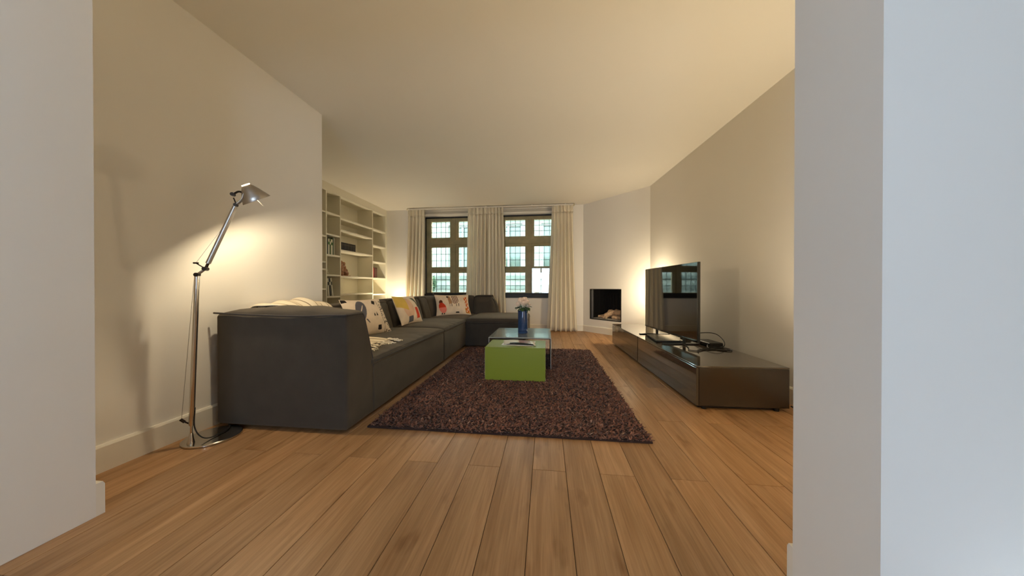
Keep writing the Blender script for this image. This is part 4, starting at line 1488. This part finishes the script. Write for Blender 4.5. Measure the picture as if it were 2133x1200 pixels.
for a_ in (-.09, .09):
    box('rubber_foot', (-0.05, a_ - 0.01, 0), (0.05, a_ + 0.01, 0.003), BLACKP, sb, local=True)
pb = empty('power_brick', (1.62, 3.70, CH), 0.4, 'round-edged black power adapter beside the television edge', 'power adapter')
P, Fc = softbox((-0.03, -0.055, 0), (0.03, 0.055, 0.05), 0.012, (3, 3, 3))
add('body', P, Fc, BLACKP, pb, local=True, smooth=True)
add('strain_relief', *tube([(0, -0.05, 0.025), (0, -0.085, 0.02)], 0.006, 8), BLACKP, pb, local=True)


def cable(pts, label, r=0.0045):
    c0 = np.array(pts).mean(0)
    o = add('cable', *tube(smooth_path(pts, 8), r, 7), CABLE, None, (float(c0[0]), float(c0[1]), CH), smooth=True)
    return tag(o, label, 'cable', 'cables on the television cabinet')


z = CH + 0.006
cable([(1.66, 3.27, z + 0.02), (1.60, 3.16, z), (1.64, 3.05, z), (1.73, 3.02, z), (1.77, 3.10, z), (1.70, 3.17, z), (1.55, 3.10, z), (1.44, 3.02, z), (1.40, 2.93, z)],
      'black cable looping towards the wall on the cabinet top')
cable([(1.64, 3.64, z + 0.02), (1.72, 3.58, z + 0.08), (1.80, 3.42, z + 0.10), (1.80, 3.26, z + 0.05), (1.75, 3.19, z), (1.62, 3.22, z)], 'black cable arching over the router box')
cable([(1.42, 3.36, z + 0.03), (1.43, 3.25, z), (1.40, 3.12, z), (1.36, 3.02, z), (1.42, 2.98, z), (1.50, 3.04, z), (1.62, 3.07, z), (1.72, 3.06, z)], 'thin black cable curving in front of the television foot')
o = add('cable', *tube(smooth_path([(1.83, 2.46, 0.05), (1.87, 2.40, 0.02), (1.93, 2.33, 0.006), (1.98, 2.22, 0.006)], 6), 0.005, 7), CABLE, None, (1.9, 2.35, 0), smooth=True)
tag(o, 'black cable on the floor beside the cabinet at the right pier', 'cable')

# ------------------------------------------------------------------ floor lamp
lp = empty('floor_lamp', (-2.09, 1.65, 0), label='chrome articulated floor lamp with lit aluminium shade beside the sofa end', cat='lamp')
add('base', *lathe([(0.0, 0.0), (0.135, 0.0), (0.141, 0.004), (0.141, 0.010), (0.136, 0.014), (0.0, 0.0145)], 56, (-2.085, 1.645, 0), False, False), CHROME, lp, smooth=True, angle=30)
b0 = np.array((-2.11, 1.545, 0.014)); top = np.array((-2.081, 1.560, 1.013))
elb = np.array((-2.045, 1.577, 1.057)); armt = np.array((-1.921, 1.649, 1.458))
piv = np.array((-1.882, 1.671, 1.533)); hole = np.array((-1.876, 1.675, 1.585)); mth = np.array((-1.858, 1.717, 1.518))
ud = (top - b0) / np.linalg.norm(top - b0)
add('base_socket', *lathe([(0.0, 0.0), (0.018, 0.0), (0.014, 0.02), (0.009, 0.055), (0.0075, 0.06), (0.0, 0.06)], 20, tuple(b0), False, False, tuple(ud)), CHROME, lp, smooth=True, angle=35)
q0 = b0 + ud * 0.05
add('pole', *tube([tuple(q0), tuple(q0 + ud * 0.05), tuple(q0 + ud * 0.06), tuple(top)], 0.011, 16, radii=[0.006, 0.006, 0.0125, 0.0125]), CHROME, lp, smooth=True, angle=40)
sd = np.array((math.cos(math.radians(30)), math.sin(math.radians(30)), 0))
add('pole_lever', *join([tube([tuple(q0 + ud * 0.06), tuple(q0 + ud * 0.085 - sd * 0.035)], 0.004, 8), tube([tuple(q0 + ud * 0.08 - sd * 0.03), tuple(q0 + ud * 0.10 - sd * 0.05)], 0.008, 8)]), DARKMETAL, lp, smooth=True, angle=40)
add('tension_wire', *tube([tuple(q0 + ud * 0.1 - sd * 0.045), tuple(top - sd * 0.012)], 0.0012, 6), ALU, lp)
nb = np.cross(ud, sd); nb /= np.linalg.norm(nb)


def joint(name, p, r, w_):
    add(name, *lathe([(0.0, -w_), (r, -w_), (r, w_), (0.0, w_)], 18, tuple(p), False, False, tuple(nb)), DARKMETAL, lp, smooth=True, angle=40)


joint('lower_joint', top + ud * 0.008, 0.012, 0.014)
joint('elbow_joint', elb, 0.012, 0.016)
add('elbow_link', *join([tube([tuple(top + ud * 0.008 + nb * 0.008), tuple(elb + nb * 0.008)], 0.005, 8), tube([tuple(top + ud * 0.008 - nb * 0.008), tuple(elb - nb * 0.008)], 0.005, 8)]), ALU, lp, smooth=True)
pin = np.array((-2.083, 1.556, 1.091))
add('spring_lever', *join([tube([tuple(elb), tuple(pin)], 0.0035, 8), tube([tuple(pin - sd * 0.012), tuple(pin + sd * 0.012)], 0.005, 8)]), DARKMETAL, lp, smooth=True, angle=40)
ad = (armt - elb) / np.linalg.norm(armt - elb)
av = np.cross(nb, ad); av /= np.linalg.norm(av)
tubes = []
a0_, a1_ = elb + ad * 0.035, armt - ad * 0.01
V1, F1 = tube([tuple(a0_), tuple(a1_)], 0.0125, 16)
add('upper_arm', V1, F1, ALU, lp, smooth=True, angle=40)
add('arm_yoke', *join([tube([tuple(elb + nb * 0.009), tuple(a0_ + nb * 0.008)], 0.004, 8), tube([tuple(elb - nb * 0.009), tuple(a0_ - nb * 0.008)], 0.004, 8)]), DARKMETAL, lp, smooth=True)
add('tension_wire', *tube([tuple(pin), tuple(armt + av * 0.012 - ad * 0.03)], 0.001, 6), ALU, lp)
joint('head_joint', armt, 0.010, 0.012)
add('head_fork', *join([tube(smooth_path([tuple(armt + nb * 0.006), tuple((armt + piv) / 2 + nb * 0.012 + sd * 0.01), tuple(piv + nb * 0.02)], 5), 0.004, 8),
                        tube(smooth_path([tuple(armt - nb * 0.006), tuple((armt + piv) / 2 - nb * 0.012 + sd * 0.01), tuple(piv - nb * 0.02)], 5), 0.004, 8)]), ALU, lp, smooth=True)
tail = np.array((-1.933, 1.642, 1.522))
add('head_handle', *join([tube(smooth_path([tuple(piv), tuple((piv + tail) / 2 + np.array((0, 0, 0.016))), tuple(tail)], 6), 0.006, 8), lathe([(0, -.012), (.011, -.012), (.011, .012), (0, .012)], 14, tuple(tail), False, False, tuple(nb)),
                          tube(smooth_path([tuple(armt + sd * 0.004), tuple(armt - sd * 0.006 + np.array((0, 0, 0.03))), tuple(tail + np.array((0.004, 0, -0.02)))], 6), 0.0035, 8)]), DARKMETAL, lp, smooth=True, angle=40)
ax_ = (mth - hole) / np.linalg.norm(mth - hole)
# conical shade: open mouth, vent hole at the crown
prof = [(0.020, -0.004), (0.022, -0.003), (0.034, 0.010), (0.050, 0.035), (0.066, 0.066), (0.080, 0.094), (0.0795, 0.095), (0.065, 0.067), (0.049, 0.037), (0.033, 0.012), (0.021, -0.001)]
sh = add('shade', *lathe(prof + prof[:1], 48, tuple(hole), False, False, tuple(ax_)), ALU, lp, smooth=True, angle=60)
add('vent_collar', *lathe([(0.021, -0.009), (0.023, -0.009), (0.023, -0.001), (0.021, -0.001), (0.021, -0.009)], 24, tuple(hole), False, False, tuple(ax_)), VENT, sh, smooth=True, angle=40)
bulb_c = hole + ax_ * 0.036
add('bulb', *lathe([(0.0, -0.022), (0.010, -0.019), (0.014, -0.008), (0.014, 0.006), (0.010, 0.016), (0.0, 0.019)], 18, tuple(bulb_c), False, False, tuple(ax_)), BULB, lp, smooth=True)
add('switch_rod', *tube([tuple(mth + sd * 0.0), tuple(mth + ax_ * 0.05 + sd * 0.012)], 0.002, 6), ALU, lp)
add('power_cord', *tube(smooth_path([tuple(q0 + ud * 0.16 + sd * 0.013), tuple(q0 + ud * 0.05 + sd * 0.013), tuple(q0 + sd * 0.04 - np.array((0, 0, 0.015))), (-2.05, 1.60, 0.022), (-2.06, 1.70, 0.020), (-2.10, 1.76, 0.018), (-2.16, 1.80, 0.008)], 6), 0.0035, 7), CABLE, lp, smooth=True)
ll = bpy.data.lights.new('lamp_bulb_light', 'POINT')
ll.energy = 20; ll.color = WARM; ll.shadow_soft_size = 0.016
lo = bpy.data.objects.new('lamp_bulb_light', ll)
lo.location = tuple(hole + ax_ * 0.066)
col.objects.link(lo)


# ------------------------------------------------------------------ floor uplights (hidden behind sofa, television and pier)
def uplight(loc, energy, label, spot=110, tilt=(0, 0), blend=0.6, hgt=0.14, point=False):
    x, y, z = loc
    r = empty('uplight', loc, label=label, cat='lamp', group='small white uplights')
    add('housing', *lathe([(0.0, 0), (0.05, 0), (0.055, 0.01), (0.055, hgt), (0.050, hgt), (0.050, hgt - 0.035), (0.0, hgt - 0.035)], 24, (0, 0, 0), False, False), TRIM, r, local=True, smooth=True, angle=40)
    add('bulb', *lathe([(0.0, hgt - 0.035), (0.03, hgt - 0.033), (0.034, hgt - 0.02), (0.02, hgt - 0.012), (0.0, hgt - 0.01)], 18, (0, 0, 0), False, False), BULB, r, local=True, smooth=True)
    d = bpy.data.lights.new('uplight_beam', 'POINT' if point else 'SPOT')
    d.energy = energy; d.color = WARM; d.shadow_soft_size = 0.05
    if not point:
        d.spot_size = math.radians(spot); d.spot_blend = blend
    o_ = bpy.data.objects.new('uplight_beam', d)
    o_.location = (x, y, z + hgt + (0.06 if point else 0.005))
    o_.rotation_euler = (math.pi + math.radians(tilt[0]), math.radians(tilt[1]), 0)
    col.objects.link(o_)


uplight((-3.22, 6.12, 0.0), 56, 'low white uplight on the floor behind the sofa by the bookcase', 130, hgt=0.3)
uplight((1.64, 4.97, CH), 31, 'slim white lamp on the cabinet behind the television', hgt=0.46, point=True)
uplight((1.65, 1.62, 0.0), 88, 'white uplight on the floor behind the right pier', 145)

# ------------------------------------------------------------------ across the street
YF = 12.5
fb = empty('building', (0, YF, -0.3), label='pale stone house front across the street seen through the leaded panes', cat='building')
wins = [(-6.2, -5.0), (-4.2, -3.0), (-2.2, -1.0), (-0.2, 1.0), (1.8, 3.0)]
w = []
lv = [(-0.3, 1.25, False), (1.25, 1.5, False), (1.5, 3.6, True), (3.6, 4.6, False)]
for (za, zb_, has) in lv:
    if not has:
        w.append(boxg((-9, YF, za), (6, YF + 0.4, zb_)))
    else:
        xs_ = [-9] + [q for p_ in wins for q in p_] + [6]
        for i in range(0, len(xs_), 2):
            w.append(boxg((xs_[i], YF, za), (xs_[i + 1], YF + 0.4, zb_)))
add('facade_wall', *join(w), STONE, fb)
for zz_ in (0.05, 0.45, 0.85, 1.25):
    box('stone_course', (-9, YF - 0.06, zz_), (6, YF, zz_ + 0.16), STONE2, fb)
for zz_ in (3.75, 4.35):
    box('cornice', (-9, YF - 0.14, zz_), (6, YF, zz_ + 0.18), STONE, fb)
for (za, zb_) in ((1.5, 3.6),):
    for (xa, xb) in wins:
        xm = (xa + xb) / 2
        f_ = boxes('window', [((xa, YF + 0.1, za), (xa + 0.09, YF + 0.2, zb_)), ((xb - 0.09, YF + 0.1, za), (xb, YF + 0.2, zb_)), ((xa + .09, YF + 0.1, za), (xb - .09, YF + 0.2, za + 0.09)),
                             ((xa + .09, YF + 0.1, zb_ - 0.09), (xb - .09, YF + 0.2, zb_)), ((xm - 0.04, YF + 0.1, za + .09), (xm + 0.04, YF + 0.2, zb_ - .09)), ((xa + .09, YF + .11, za + 1.2), (xm - .04, YF + .19, za + 1.28)), ((xm + .04, YF + .11, za + 1.2), (xb - .09, YF + .19, za + 1.28))], FACWIN, fb)
        box('pane', (xa + 0.05, YF + 0.2, za + 0.05), (xb - 0.05, YF + 0.21, zb_ - 0.05), FACGLASS, f_)
st = add('street', *boxg((-14, 6.75, -0.4), (12, YF, -0.3)), STREET)
tag(st, 'street paving outside the windows', 'street', kind='structure')
for i, (x, y, s_) in enumerate([(-4.75, 11.6, 0.5)]):
    rng = np.random.default_rng(40 + i)
    sh_ = empty('shrub', (x, y, -0.3), label='green shrub outside, seen low through the window behind the sofa', cat='shrub')
    n = 900
    c_ = rng.normal(0, 1, (n, 3)); c_ /= np.linalg.norm(c_, axis=1, keepdims=True); c_ *= rng.uniform(.5, 1, (n, 1)) ** .4
    c_ = c_ * np.array((.55, .4, .8)) * s_ + np.array((0, 0, 1.35))
    V, Fc = [], []
    for k in range(n):
        a_, b_ = rng.normal(0, .05, 3), rng.normal(0, .05, 3)
        j = len(V)
        V += [tuple(c_[k]), tuple(c_[k] + a_), tuple(c_[k] + a_ + b_), tuple(c_[k] + b_)]
        Fc.append((j, j + 1, j + 2, j + 3))
    o = add('foliage', V, Fc, FOLIAGE, sh_, local=True); o['kind'] = 'stuff'
    add('trunk', *tube([(0, 0, 0), (0.03, 0, 0.6), (0, 0.02, 1.3)], 0.04, 8), SCULPT, sh_, local=True)
